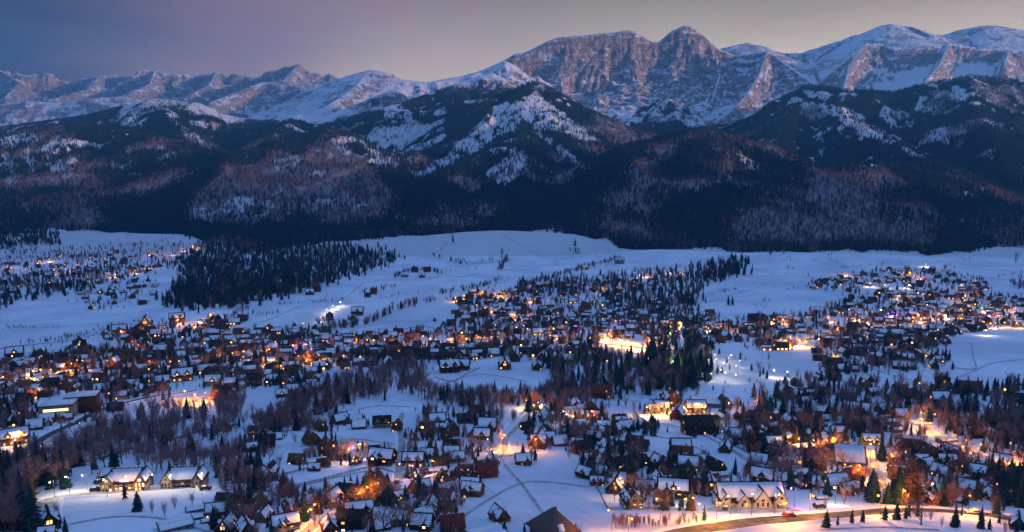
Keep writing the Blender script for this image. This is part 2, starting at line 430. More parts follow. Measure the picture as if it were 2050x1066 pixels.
LEAFLESS = blur(poly_mask([
    ([(330, 440), (440, 350), (560, 300), (640, 262), (700, 275), (760, 350), (800, 390), (740, 450), (600, 475), (400, 470)], .9),
    ([(-400, 420), (-400, 330), (0, 300), (120, 270), (330, 290), (430, 360), (330, 400), (150, 400)], .55),
    ([(1190, 480), (1200, 360), (1330, 285), (1400, 262), (1500, 300), (1580, 360), (1500, 440), (1430, 500)], .5),
    ([(1430, 505), (1470, 430), (1600, 365), (1700, 320), (1790, 330), (1860, 390), (1900, 450), (1880, 505)], .85),
    ([(1850, 505), (1890, 430), (2000, 400), (2450, 400), (2450, 505)], .7),
    ([(985, 290), (1060, 250), (1130, 300), (1170, 360), (1090, 380), (1000, 340)], .6),
    ell(980, 360, 60, 25, 0, .6), ell(860, 360, 40, 12, -20, .4), ell(700, 440, 120, 18, 0, .6), ell(1690, 240, 50, 30, 20, .35),
]), 8)
def sample(r, px, py):
    i = np.clip(((px - RX0) / RS).astype(int), 0, RWID - 1); j = np.clip(((py - RY0) / RS).astype(int), 0, RHEI - 1)
    return r[j, i]

def cover(x, y, z, slope):
    """conifer, leafless and rock share of the ground (0..1)"""
    px, py = project(x, y, z)
    n1 = fbm(x / 160, y / 160, 3, 21); n2 = fbm(x / 45, y / 45, 3, 22); n3 = fbm(x / 600, y / 600, 2, 23)
    near = (y < 4980) | ((y < 5520) & (px > 1215) & (px < 1425) & (py > 180)) | ((y < 5480) & (px > 770) & (px < 1040))
    cl = sample(CLEAR, px + 6 * n1, py + 3 * n1)
    br = branches(x, y)
    open_ = sstep(0.22, 0.95, 0.55 * sstep(0.25, 0.8, br) * sstep(150, 420, z) * np.where((px > 1180) & (px < 1480), .25, 1) * (0.6 + n3) + cl * (1 + 0.5 * n2) + 0.40 * n2 + 0.22 * n1) * 0.90
    fine = sstep(0.16, 0.52, n2 * 0.9 + n1 * 0.5 + 0.25 * n3)
    fin = (y > 5000) & (px > 1140)
    conif = np.where(near, (1 - open_) * np.where(fin, 0.72 - 0.6 * sstep(.05, .5, n2 + .4 * br), 1), 0)
    # small snowy gaps
    conif = conif * np.where(near, 1 - 0.85 * fine * sstep(110, 330, z) * np.where((px > 1150) & (px < 1480), .35, 1), 1)
    tree = 560 + 150 * n3 + 80 * n1
    tl = sstep(60, -60, z - tree) * sstep(1.4, 0.9, slope)
    conif = np.where(near, conif * sstep(160, -90, z - (760 + 60 * n1)), tl * (1 - 0.7 * sstep(0.0, 0.4, n2)))
    conif = np.where(y > 7000, conif * 0.5, conif)
    lf = np.maximum(sample(LEAFLESS, px + 8 * n1, py + 4 * n1), 0.42 + 0.25 * n3) * np.where(y < 4600, 1, 0)
    leafless = sstep(0.25, 0.75, lf + 0.30 * n1 + 0.15 * n2 + 0.55 * (br - 0.38)) * (1 - 0.75 * open_)
    far_ = sstep(7000, 8500, y)
    rock = sstep(0.80 - 0.32 * far_, 1.30 - 0.30 * far_, slope + 0.34 * n2 + 0.22 * n1) * np.where(y > 4900, 0.94, 0.25)
    gie = (y > 5300) & (y < 6900) & (px > 1000)
    rock = np.where(gie, np.clip(rock * 0.92 - 0.25 * sstep(0.1, 0.5, n2 + 0.5 * n1) + 0.04, 0, 1), rock)
    rock = np.where((y > 8000) & (px > 1400), 0.36 + 0.26 * sstep(-.3, .4, n1 + n3) + rock * 0.5, np.where((y > 7000) & (px < 1000), 0.40 + 0.60 * rock + 0.22 * n1, rock))
    shoulder = (y > 5000) & (y < 6500) & (px < 1015) & ~near
    rock = np.where(shoulder, np.clip(rock + 0.26 + 0.3 * n1, 0, 1), rock)
    conif = np.where(shoulder, np.clip(conif + 0.34 + 0.5 * n1 - 0.4 * sstep(700, 1000, z), 0, 1), conif)
    return conif, leafless, rock

# ------------------------------------------------------------------ materials
def new_mat(name):
    m = bpy.data.materials.new(name)
    m.use_nodes = True
    t = m.node_tree
    b = t.nodes['Principled BSDF']
    b.inputs['Roughness'].default_value = 0.85
    b.inputs['Specular IOR Level'].default_value = 0.2
    return m, t, b
def noise(t, scale, detail=3, vec=None, rough=0.5):
    n = N(t, 'ShaderNodeTexNoise')
    n.inputs['Scale'].default_value = scale
    n.inputs['Detail'].default_value = detail
    n.inputs['Roughness'].default_value = rough
    if vec is not None:
        t.links.new(vec, n.inputs['Vector'])
    return n.outputs['Fac']
def objco(t, scale=(1, 1, 1), kind='Object'):
    c = N(t, 'ShaderNodeTexCoord')
    mpn = N(t, 'ShaderNodeMapping')
    mpn.inputs['Scale'].default_value = scale
    t.links.new(c.outputs[kind], mpn.inputs[0])
    return mpn.outputs[0]
def bump(t, b, h, strength, dist):
    n = N(t, 'ShaderNodeBump')
    n.inputs['Strength'].default_value = strength
    n.inputs['Distance'].default_value = dist
    t.links.new(h, n.inputs['Height'])
    t.links.new(n.outputs[0], b.inputs['Normal'])

SNOW = (0.80, 0.80, 0.84)
def mat_snow():
    m, t, b = new_mat('snow_ground')
    co = objco(t)
    big = noise(t, 0.010, 5, co, .6)
    med = noise(t, 0.16, 4, co)
    c = mixc(t, ramp(t, big, [(.35, (0, 0, 0)), (.65, (1, 1, 1))]), (0.80, 0.80, 0.85), (0.60, 0.62, 0.70))
    # wind-scoured streaks and old tracks
    st = N(t, 'ShaderNodeTexWave', wave_type='BANDS', bands_direction='DIAGONAL')
    t.links.new(objco(t, (1, .6, 0)), st.inputs['Vector'])
    st.inputs['Scale'].default_value = 0.05
    st.inputs['Distortion'].default_value = 9
    st.inputs['Detail'].default_value = 3
    st.inputs['Detail Scale'].default_value = 0.6
    trk = ramp(t, st.outputs['Fac'], [(.90, (0, 0, 0)), (.985, (1, 1, 1))])
    area = ramp(t, noise(t, 0.006, 3, co), [(.46, (0, 0, 0)), (.60, (1, 1, 1))])
    c = mixc(t, mth(t, 'MULTIPLY', mth(t, 'MULTIPLY', trk, area), 0.2), c, (0.42, 0.43, 0.50))
    tuft = ramp(t, med, [(.60, (0, 0, 0)), (.70, (1, 1, 1))])
    grassy = ramp(t, noise(t, 0.022, 4, co), [(.52, (0, 0, 0)), (.66, (1, 1, 1))])
    c = mixc(t, mth(t, 'MULTIPLY', mth(t, 'MULTIPLY', tuft, grassy), 0.55), c, (0.22, 0.18, 0.16))
    t.links.new(c, b.inputs['Base Color'])
    bump(t, b, mth(t, 'ADD', med, mth(t, 'MULTIPLY', noise(t, 0.7, 3, co), 0.4)), 0.6, 1.4)
    return m
def mat_mountain():
    m, t, b = new_mat('mountain_cover')
    at_ = N(t, 'ShaderNodeAttribute', attribute_name='cover')
    sep = N(t, 'ShaderNodeSeparateColor')
    t.links.new(at_.outputs['Color'], sep.inputs[0])
    con, lef, rok = sep.outputs
    co = objco(t)
    covert = objco(t, (1, 1, 0.35))
    n_f = noise(t, 0.055, 4, covert, .65)
    n_r = noise(t, 0.020, 7, objco(t, (1, 1, 0.55)), .72)
    n_l = noise(t, 0.012, 6, objco(t, (0.6, 0.6, 2.6)), .7)
    n_b = noise(t, 0.004, 4, co)
    def cut(mask, n, soft):
        v = mth(t, 'ADD', mask, mth(t, 'MULTIPLY', mth(t, 'SUBTRACT', n, 0.5), 1.5))
        return ramp(t, v, [(0.5 - soft, (0, 0, 0)), (0.5 + soft, (1, 1, 1))], 'LINEAR')
    snow = mixc(t, n_b, (0.80, 0.79, 0.82), (0.70, 0.70, 0.76))
    vor = N(t, 'ShaderNodeTexVoronoi', feature='DISTANCE_TO_EDGE')
    vor.inputs['Scale'].default_value = 0.016
    wv = N(t, 'ShaderNodeVectorMath', operation='ADD')
    t.links.new(objco(t, (1, 1, 0.5)), wv.inputs[0])
    nzc = N(t, 'ShaderNodeTexNoise')
    nzc.inputs['Scale'].default_value = 0.02
    nzc.inputs['Detail'].default_value = 4
    t.links.new(objco(t), nzc.inputs['Vector'])
    sc_ = N(t, 'ShaderNodeVectorMath', operation='SCALE')
    t.links.new(nzc.outputs['Color'], sc_.inputs[0])
    sc_.inputs['Scale'].default_value = 70
    t.links.new(sc_.outputs[0], wv.inputs[1])
    t.links.new(wv.outputs[0], vor.inputs['Vector'])
    crack = ramp(t, vor.outputs['Distance'], [(.0, (0, 0, 0)), (.14, (1, 1, 1))])
    n_h = noise(t, 0.06, 5, objco(t, (1, 1, 0.7)), .75)
    rockc = mixc(t, ramp(t, mth(t, 'ADD', mth(t, 'MULTIPLY', n_r, .55), mth(t, 'MULTIPLY', n_h, .45)), [(.38, (0, 0, 0)), (.62, (1, 1, 1))]), (0.13, 0.105, 0.12), (0.46, 0.385, 0.385))
    rockc = mixc(t, mth(t, 'MULTIPLY', mth(t, 'SUBTRACT', 1.0, crack), 0.55), rockc, (0.07, 0.06, 0.07))
    c = mixc(t, mth(t, 'MULTIPLY', cut(mth(t, 'SUBTRACT', rok, mth(t, 'MULTIPLY', ramp(t, n_l, [(.50, (0, 0, 0)), (.60, (1, 1, 1))]), 0.36)), n_r, .16), 0.93), snow, rockc)
    c = mixc(t, mth(t, 'MULTIPLY', cut(lef, n_f, .25), 0.66), c, (0.15, 0.105, 0.11))
    c = mixc(t, cut(mth(t, 'MULTIPLY', con, mth(t, 'SUBTRACT', 1.0, mth(t, 'MULTIPLY', lef, 0.75))), n_f, .18), c, mixc(t, n_b, (0.016, 0.024, 0.022), (0.035, 0.038, 0.034)))
    t.links.new(c, b.inputs['Base Color'])
    bump(t, b, mth(t, 'ADD', mth(t, 'ADD', mth(t, 'MULTIPLY', n_r, 1.0), mth(t, 'MULTIPLY', mth(t, 'MULTIPLY', crack, rok), .35)), mth(t, 'MULTIPLY', n_f, mth(t, 'ADD', con, 0.15))), 1.0, 22.0)
    return m
M_SNOW = mat_snow()
M_MOUNT = mat_mountain()

def mesh_from(name, verts, faces, smooth=False):
    me = bpy.data.meshes.new(name)
    verts = np.asarray(verts, np.float32)
    me.vertices.add(len(verts))
    me.vertices.foreach_set('co', verts.ravel())
    if isinstance(faces, np.ndarray):
        k = faces.shape[1]
        me.loops.add(faces.size)
        me.loops.foreach_set('vertex_index', faces.ravel().astype(np.int32))
        me.polygons.add(len(faces))
        me.polygons.foreach_set('loop_start', np.arange(0, faces.size, k, dtype=np.int32))
        me.polygons.foreach_set('loop_total', np.full(len(faces), k, np.int32))
    else:
        tot = np.array([len(f) for f in faces], np.int32)
        me.loops.add(int(tot.sum()))
        me.loops.foreach_set('vertex_index', np.concatenate([np.asarray(f, np.int32) for f in faces]) if len(faces) else np.zeros(0, np.int32))
        me.polygons.add(len(faces))
        st = np.concatenate([[0], np.cumsum(tot)[:-1]]).astype(np.int32)
        me.polygons.foreach_set('loop_start', st)
        me.polygons.foreach_set('loop_total', tot)
    me.update(calc_edges=True)
    if smooth:
        me.polygons.foreach_set('use_smooth', np.ones(len(me.polygons), bool))
    return me
def link(name, me, mat=None, parent=None):
    o = bpy.data.objects.new(name, me)
    if mat is not None and me is not None and not me.materials:
        for mm in (mat if isinstance(mat, (list, tuple)) else [mat]):
            me.materials.append(mm)
    COL.objects.link(o)
    if parent is not None:
        o.parent = parent
    return o
def tag(o, label=None, category=None, group=None, kind=None):
    if label: o['label'] = label
    if category: o['category'] = category
    if group: o['group'] = group
    if kind: o['kind'] = kind
    return o

def polar_mesh(name, cols, rows):
    A, Dm = np.meshgrid((cols - W0 / 2) / F0, rows)
    x = (A * Dm).ravel(); y = Dm.ravel()
    z = terrain(x, y)
    nr, nc = len(rows), len(cols)
    i = np.arange(nr - 1)[:, None] * nc + np.arange(nc - 1)[None, :]
    f = np.stack([i, i + 1, i + nc + 1, i + nc], -1).reshape(-1, 4)
    me = mesh_from(name, np.stack([x, y, z], 1), f, True)
    return me, x.reshape(nr, nc), y.reshape(nr, nc), z.reshape(nr, nc)
def slope_of(x, y, z):
    # gradient on the sheared polar sheet
    zr = np.gradient(z, axis=0); zc = np.gradient(z, axis=1)
    xr = np.gradient(x, axis=0); yr = np.gradient(y, axis=0); xc = np.gradient(x, axis=1)
    gx = zc / xc
    gy = (zr - gx * xr) / yr
    return np.hypot(gx, gy)
cols = np.concatenate([np.arange(-380, -60, 8.0), np.arange(-60, 2110, 2.5), np.arange(2110, 2440, 8.0)])
rows_v = np.concatenate([np.geomspace(60, 240, 40)[:-1], np.geomspace(240, 1000, 190)[:-1], np.linspace(1000, 1960, 100)])
rows_m = np.concatenate([np.arange(1960, 2600, 14), np.arange(2600, 5000, 12), np.arange(5000, 6450, 10), np.arange(6450, 8000, 22), np.arange(8000, 11700, 34)]).astype(float)
me_v, *_ = polar_mesh('valley_floor', np.concatenate([cols[::2], cols[-1:]]) if len(cols) % 2 == 0 else cols[::2], rows_v)
tag(link('snowy_ground', me_v, M_SNOW), kind='structure')
me_m, mx, my, mz = polar_mesh('mountains', cols, rows_m)
sl = slope_of(mx, my, mz)
cv = cover(mx.ravel(), my.ravel(), mz.ravel(), sl.ravel())
_px = W0 / 2 + F0 * mx.ravel() / my.ravel()
_in = sstep(-40, 60, my.ravel() - foot(_px) + 35 * fbm(mx.ravel() / 70, my.ravel() / 70, 2, 90))
col4 = np.stack([cv[0] * _in, cv[1] * _in, cv[2] * _in, np.ones(len(_in))], 1).astype(np.float32)
ca = me_m.color_attributes.new('cover', 'FLOAT_COLOR', 'POINT')
ca.data.foreach_set('color', col4.ravel())
tag(link('mountains', me_m, M_MOUNT), kind='structure')

def shade_hills():  # added unseen ridge, set across the sun's path to shade the valley floor
    ax = Vector((math.sin(SUN_AZ), math.cos(SUN_AZ))); pp = Vector((-ax.y, ax.x))
    us = np.linspace(-4200, 2500, 80); vs = np.linspace(-1500, 1500, 40)
    U, Vv = np.meshgrid(us, vs)
    X = 3300 * ax.x + pp.x * U + ax.x * Vv; Y = 1200 + 3300 * ax.y + pp.y * U + ax.y * Vv
    Z = (560 + 60 * fbm(U / 900, U * 0, 3, 3)) * np.clip(1 - np.abs(Vv) / 1480, 0, 1) ** 0.9 * sstep(3350, 2500, np.abs(U + 850)) + 30 * fbm(X / 300, Y / 300, 4, 6) - 25
    nr, nc = X.shape
    i = np.arange(nr - 1)[:, None] * nc + np.arange(nc - 1)[None, :]
    me = mesh_from('added_shade_hills', np.stack([X.ravel(), Y.ravel(), Z.ravel()], 1), np.stack([i, i + 1, i + nc + 1, i + nc], -1).reshape(-1, 4), True)
    c = me.color_attributes.new('cover', 'FLOAT_COLOR', 'POINT')
    k = np.stack([sstep(-.2, .3, fbm(X / 200, Y / 200, 3, 8)).ravel(), np.zeros(X.size), np.zeros(X.size), np.ones(X.size)], 1).astype(np.float32)
    c.data.foreach_set('color', k.ravel())
    tag(link('added_shade_hills', me, M_MOUNT), kind='structure')
shade_hills()

# ------------------------------------------------------------------ tree meshes
def mat_leafy(name, c1, c2, rough=0.9):
    m, t, b = new_mat(name)
    oi = N(t, 'ShaderNodeObjectInfo')
    co = objco(t)
    f = mth(t, 'ADD', mth(t, 'MULTIPLY', noise(t, 0.9, 2, co), 0.5), mth(t, 'MULTIPLY', oi.outputs['Random'], 0.5))
    c = mixc(t, f, c1, c2)
    t.links.new(c, b.inputs['Base Color'])
    b.inputs['Roughness'].default_value = rough
    b.inputs['Specular IOR Level'].default_value = 0.1
    return m
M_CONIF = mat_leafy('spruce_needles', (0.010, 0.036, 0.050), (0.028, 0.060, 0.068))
M_LARCH = mat_leafy('larch_twigs', (0.075, 0.048, 0.034), (0.12, 0.078, 0.052))
M_TWIG = mat_leafy('bare_twigs', (0.17, 0.10, 0.11), (0.32, 0.20, 0.205))
M_BARK = mat_leafy('bark', (0.05, 0.04, 0.035), (0.10, 0.08, 0.07))

def conifer_mesh(name, seed, tiers, pts, droop=0.35, slim=0.20, sparse=0.0):
    """unit-height spruce crown: stacked skirts of ragged, drooping boughs"""
    r = random.Random(seed)
    V, Fc = [], []
    for k in range(tiers):
        u = k / tiers
        zt = 0.10 + 0.90 * (u + 1.55 / tiers) if k < tiers - 1 else 1.0
        zt = min(zt, 1.0)
        zb = 0.07 + 0.90 * u
        rad = slim * (1 - u) ** 0.85 * r.uniform(0.82, 1.12) + 0.012
        ox, oy = r.uniform(-.012, .012), r.uniform(-.012, .012)
        n = pts
        a0 = r.uniform(0, 6.28)
        base = len(V)
        V.append((ox, oy, zt))
        for j in range(2 * n):
            a = a0 + math.pi * j / n
            if j % 2 == 0:
                rr = rad * r.uniform(0.72, 1.18); z = zb - droop * rad * r.uniform(0.3, 1.0)
            else:
                rr = rad * r.uniform(0.30, 0.52); z = zb + 0.25 * (zt - zb) * r.uniform(0.4, 1.0)
            V.append((ox + rr * math.cos(a), oy + rr * math.sin(a), z))
        for j in range(2 * n):
            if sparse and r.random() < sparse:
                continue
            Fc.append((base, base + 1 + j, base + 1 + (j + 1) % (2 * n)))
    return mesh_from(name, V, Fc)
def conifer_fine(name, seed, height_rings=22, slim=0.19):
    """unit-height spruce crown of single boughs, for the trees close by"""
    r = random.Random(seed)
    V, Fc = [], []
    for k in range(height_rings):
        u = (k / height_rings) ** 0.92
        z = 0.06 + 0.92 * u
        L = (slim * (1 - u) ** 0.8 + 0.012)
        n = int(11 - 5 * u)
        a0 = r.uniform(0, 6.28)
        for j in range(n):
            a = a0 + 2 * math.pi * j / n + r.uniform(-.25, .25)
            l = L * r.uniform(0.65, 1.2); w = l * r.uniform(0.20, 0.32) + 0.006
            ca_, sa = math.cos(a), math.sin(a)
            dz = r.uniform(0.15, 0.5)
            zz = z + r.uniform(-.02, .02)
            b = len(V)
            V += [(0, 0, zz + 0.03), (ca_ * l * .5 - sa * w, sa * l * .5 + ca_ * w, zz - dz * l * .45), (ca_ * l, sa * l, zz - dz * l),
                  (ca_ * l * .5 + sa * w, sa * l * .5 - ca_ * w, zz - dz * l * .45), (ca_ * l * .55, sa * l * .55, zz + 0.012)]
            Fc += [(b, b + 1, b + 4), (b + 1, b + 2, b + 4), (b + 4, b + 2, b + 3), (b, b + 4, b + 3)]
    b = len(V)
    V += [(.006, 0, .9), (-.004, .005, .9), (-.004, -.005, .9), (0, 0, 1.02)]
    Fc += [(b, b + 1, b + 3), (b + 1, b + 2, b + 3), (b + 2, b, b + 3)]
    return mesh_from(name, V, Fc)
def bare_meshes(name, seed, levels=4, spread=0.55, thin=1.0, upright=0.5):
    """unit-height leafless tree: (trunk and limbs, fine twigs)"""
    r = random.Random(seed)
    TV, TF, LV, LF = [], [], [], []
    def tube(V, Fc, p, q, r0, r1, n=4):
        d = (q - p).normalized()
        u = d.orthogonal().normalized(); v = d.cross(u)
        b = len(V)
        for c, rr in ((p, r0), (q, r1)):
            for i in range(n):
                a = 2 * math.pi * i / n
                V.append(tuple(c + (u * math.cos(a) + v * math.sin(a)) * rr))
        for i in range(n):
            Fc.append((b + i, b + (i + 1) % n, b + n + (i + 1) % n, b + n + i))
    def sliver(p, q, w):
        d = (q - p)
        s = d.cross(Vector((r.uniform(-1, 1), r.uniform(-1, 1), r.uniform(-1, 1)))).normalized() * w
        b = len(LV)
        LV.extend([tuple(p - s), tuple(p + s), tuple(q)])
        LF.append((b, b + 1, b + 2))
    def grow(p, d, L, rad, lev):
        q = p + d * L
        if lev <= 1:
            tube(TV, TF, p, q, rad, rad * .62, 5 if lev == 0 else 3)
        else:
            sliver(p, q, rad)
        if lev >= levels:
            return
        n = {0: 5, 1: 4, 2: 4}.get(lev, 4)
        for i in range(n):
            t = r.uniform(0.35, 1.0) if lev else r.uniform(0.45, 1.0)
            c = p + d * L * t
            a = r.uniform(0, 2 * math.pi)
            side = d.orthogonal().normalized()
            side.rotate(Matrix.Rotation(a, 3, d))
            nd = (d * (1 - spread * r.uniform(.5, 1.0)) + side * spread * r.uniform(.7, 1.2) + Vector((0, 0, upright * .35))).normalized()
            grow(c, nd, L * r.uniform(.52, .78), max(rad * .55, 0.0022 * thin), lev + 1)
        grow(q, (d + Vector((r.uniform(-.2, .2), r.uniform(-.2, .2), .25))).normalized(), L * .62, max(rad * .6, 0.0022 * thin), lev + 1)
    grow(Vector((0, 0, -0.02)), Vector((r.uniform(-.05, .05), r.uniform(-.05, .05), 1)).normalized(), 0.36, 0.018, 0)
    zm = max(v[2] for v in LV)
    k = 1.0 / zm
    sc = lambda V: [(x * k, y * k, z * k) for x, y, z in V]
    return mesh_from(name + '_trunk', sc(TV), TF), mesh_from(name + '_twigs', sc(LV), LF)
def bare_low(name, seed, n=54, w=0.010, fat=0.25):
    """a far leafless tree: a loose vase of slivers"""
    r = random.Random(seed)
    V, Fc = [], []
    def sl(p, q, ww):
        s = (q - p).cross(Vector((r.uniform(-1, 1), r.uniform(-1, 1), .2))).normalized() * ww
        b = len(V)
        V.extend([tuple(p - s), tuple(p + s), tuple(q)])
        Fc.append((b, b + 1, b + 2))
    sl(Vector((0, 0, -.02)), Vector((0, 0, .8)), .022)
    for i in range(n):
        z0 = r.uniform(.15, .7); a = r.uniform(0, 6.28); l = r.uniform(.18, .42)
        p = Vector((math.cos(a) * .03, math.sin(a) * .03, z0))
        rr = fat * r.uniform(.3, 1.0) * (1.1 - abs(z0 - .4))
        q = Vector((math.cos(a) * rr, math.sin(a) * rr, min(1.0, z0 + l)))
        sl(p, q, w)
        if i % 2:
            q2 = q + Vector((r.uniform(-.1, .1), r.uniform(-.1, .1), r.uniform(0, .12)))
            sl(p.lerp(q, .6), q2, w * .8)
    return mesh_from(name, V, Fc)

# ------------------------------------------------------------------ instancing for masses of trees that cannot be counted
def scatter(name, pts, scl, rot, idx, sources, label, group=None):
    me = bpy.data.meshes.new(name)
    me.vertices.add(len(pts))
    me.vertices.foreach_set('co', np.asarray(pts, np.float32).ravel())
    scl = np.asarray(scl, np.float32)
    wid = scl * RNG.uniform(.78, 1.5, len(scl)).astype(np.float32)
    for an, typ, dat in (('scl', 'FLOAT_VECTOR', np.stack([wid, wid, scl], 1)), ('rot', 'FLOAT', rot), ('pick', 'INT', idx)):
        a = me.attributes.new(an, typ, 'POINT')
        a.data.foreach_set('vector' if typ == 'FLOAT_VECTOR' else 'value', np.asarray(dat, np.int32 if typ == 'INT' else np.float32).ravel())
    o = link(name, me)
    g = bpy.data.node_groups.new(name + '_nodes', 'GeometryNodeTree')
    g.interface.new_socket('Geometry', in_out='INPUT', socket_type='NodeSocketGeometry')
    g.interface.new_socket('Geometry', in_out='OUTPUT', socket_type='NodeSocketGeometry')
    gi, go = g.nodes.new('NodeGroupInput'), g.nodes.new('NodeGroupOutput')
    iop = g.nodes.new('GeometryNodeInstanceOnPoints')
    iop.inputs['Pick Instance'].default_value = True
    g.links.new(gi.outputs[0], iop.inputs['Points'])
    jn = g.nodes.new('GeometryNodeJoinGeometry')
    for s in reversed(sources):
        oi = g.nodes.new('GeometryNodeObjectInfo')
        oi.inputs['Object'].default_value = s
        oi.inputs['As Instance'].default_value = True
        oi.transform_space = 'ORIGINAL'
        g.links.new(oi.outputs['Geometry'], jn.inputs[0])
    g.links.new(jn.outputs[0], iop.inputs['Instance'])
    def attr(an, typ):
        n = g.nodes.new('GeometryNodeInputNamedAttribute')
        n.data_type = typ
        n.inputs['Name'].default_value = an
        return n.outputs['Attribute']
    g.links.new(attr('pick', 'INT'), iop.inputs['Instance Index'])
    cx = g.nodes.new('ShaderNodeCombineXYZ')
    g.links.new(attr('rot', 'FLOAT'), cx.inputs['Z'])
    g.links.new(cx.outputs[0], iop.inputs['Rotation'])
    g.links.new(attr('scl', 'FLOAT_VECTOR'), iop.inputs['Scale'])
    g.links.new(iop.outputs[0], go.inputs[0])
    md = o.modifiers.new('scatter', 'NODES')
    md.node_group = g
    tag(o, label, kind='stuff', group=group)
    return o

ME_CON_LOW = [conifer_mesh('spruce_low', 100 + i, 5, 6, slim=0.17 + 0.02 * i) for i in range(3)]
ME_BARE_LOW = [bare_low('bare_low', 120 + i, w=.008 + .0015 * i) for i in range(3)]
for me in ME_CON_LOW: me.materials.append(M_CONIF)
for me in ME_BARE_LOW: me.materials.append(M_TWIG)

# three small spruces and three leafless trees at the foot of the slopes lend their crowns to the woods above
def lone(name, crown_me, trunk_mat, px, D, h, label, cat, group):
    x = (px - W0 / 2) / F0 * D
    z = float(terrain([x], [D])[0])
    root = bpy.data.objects.new(name, None); COL.objects.link(root)
    root.location = (x, D, z - .3)
    tv = [(.018 * math.cos(a), .018 * math.sin(a), zz) if zz < .3 else (.010 * math.cos(a), .010 * math.sin(a), zz) for zz in (-.03, .35) for a in (0, 1.57, 3.14, 4.71)]
    tm = mesh_from('trunk', tv, [(0, 1, 5, 4), (1, 2, 6, 5), (2, 3, 7, 6), (3, 0, 4, 7)])
    link('trunk', tm, M_BARK, root)
    c = link('crown', crown_me, None, root)
    root.scale = (h, h, h)
    tag(root, label, cat, group)
    return c
SRC_C = [lone('spruce_tree', ME_CON_LOW[i], M_BARK, p, d, h, l, 'tree', 'lone trees on the upper snowfields')
         for i, (p, d, h, l) in enumerate([(1546, 1900, 24, 'lone small spruce on the right snowfield below the forest edge'),
                                           (906, 2120, 26, 'lone spruce on the snowfield crest by the forest edge'),
                                           (1152, 2080, 24, 'small spruce at the hedge on the middle snowfield')])]
SRC_B = [lone('bare_tree', ME_BARE_LOW[i], M_BARK, p, d, h, l, 'tree', 'lone trees on the upper snowfields')
         for i, (p, d, h, l) in enumerate([(1573, 1880, 22, 'round leafless tree on the right snowfield beside a lone spruce'),
                                           (2042, 1800, 30, 'leafless tree at the right frame edge on the snowfield'),
                                           (1005, 1950, 28, 'leafless tree in the clump on the middle snowfield')])]

# ------------------------------------------------------------------ woods on the mountain sides
_d = np.asarray([c for c in (0,)])
NCAND = 330000
uu = RNG.random(NCAND); D_ = np.sqrt(2000 ** 2 + uu * (5050 ** 2 - 2000 ** 2)); p_ = RNG.uniform(-340, 2400, NCAND)
x_ = (p_ - W0 / 2) / F0 * D_
ok = D_ > foot(p_) - 30 + 90 * fbm(x_ / 330, D_ / 330, 3, 77) + 50 * fbm(x_ / 70, D_ / 70, 2, 78)
x_, D_ = x_[ok], D_[ok]
# height and cover from the finished mountain sheet (bilinear look-up)
def sheet_lookup(x, y, field):
    fc = np.interp(W0 / 2 + F0 * x / y, cols, np.arange(len(cols)))
    fr = np.interp(y, rows_m, np.arange(len(rows_m)))
    c0 = np.clip(fc.astype(int), 0, len(cols) - 2); r0 = np.clip(fr.astype(int), 0, len(rows_m) - 2)
    fc = fc - c0; fr = fr - r0
    return (field[r0, c0] * (1 - fc) + field[r0, c0 + 1] * fc) * (1 - fr) + (field[r0 + 1, c0] * (1 - fc) + field[r0 + 1, c0 + 1] * fc) * fr
z_ = sheet_lookup(x_, D_, mz)
shp = mz.shape
con_ = sheet_lookup(x_, D_, col4[:, 0].reshape(shp)); lef_ = sheet_lookup(x_, D_, col4[:, 1].reshape(shp))
sl_ = sheet_lookup(x_, D_, sl)
rnd = RNG.random(len(x_)); rnd2 = RNG.random(len(x_))
isb = rnd < np.clip(lef_ * 0.95, 0, 1)
keepc = (~isb) & (rnd2 < np.maximum(con_ ** 1.5, np.where(z_ < 760, .10, 0))) & (sl_ < 1.2)
keepb = isb & (rnd2 < 0.46)
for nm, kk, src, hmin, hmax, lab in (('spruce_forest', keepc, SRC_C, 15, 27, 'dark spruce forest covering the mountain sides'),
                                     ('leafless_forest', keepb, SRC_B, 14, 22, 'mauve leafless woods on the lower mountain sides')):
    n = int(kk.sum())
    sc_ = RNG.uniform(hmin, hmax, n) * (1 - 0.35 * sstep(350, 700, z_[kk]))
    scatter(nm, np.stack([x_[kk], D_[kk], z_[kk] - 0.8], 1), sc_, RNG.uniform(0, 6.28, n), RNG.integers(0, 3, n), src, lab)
    print(nm, n)


# ================================================================== the town
def ground1(px, py):
    x, y, z = ground_at([px], [py])
    return float(x[0]), float(y[0]), float(z[0])
def zval(x, y):
    return float(valley(np.array([x], float), np.array([y], float))[0])

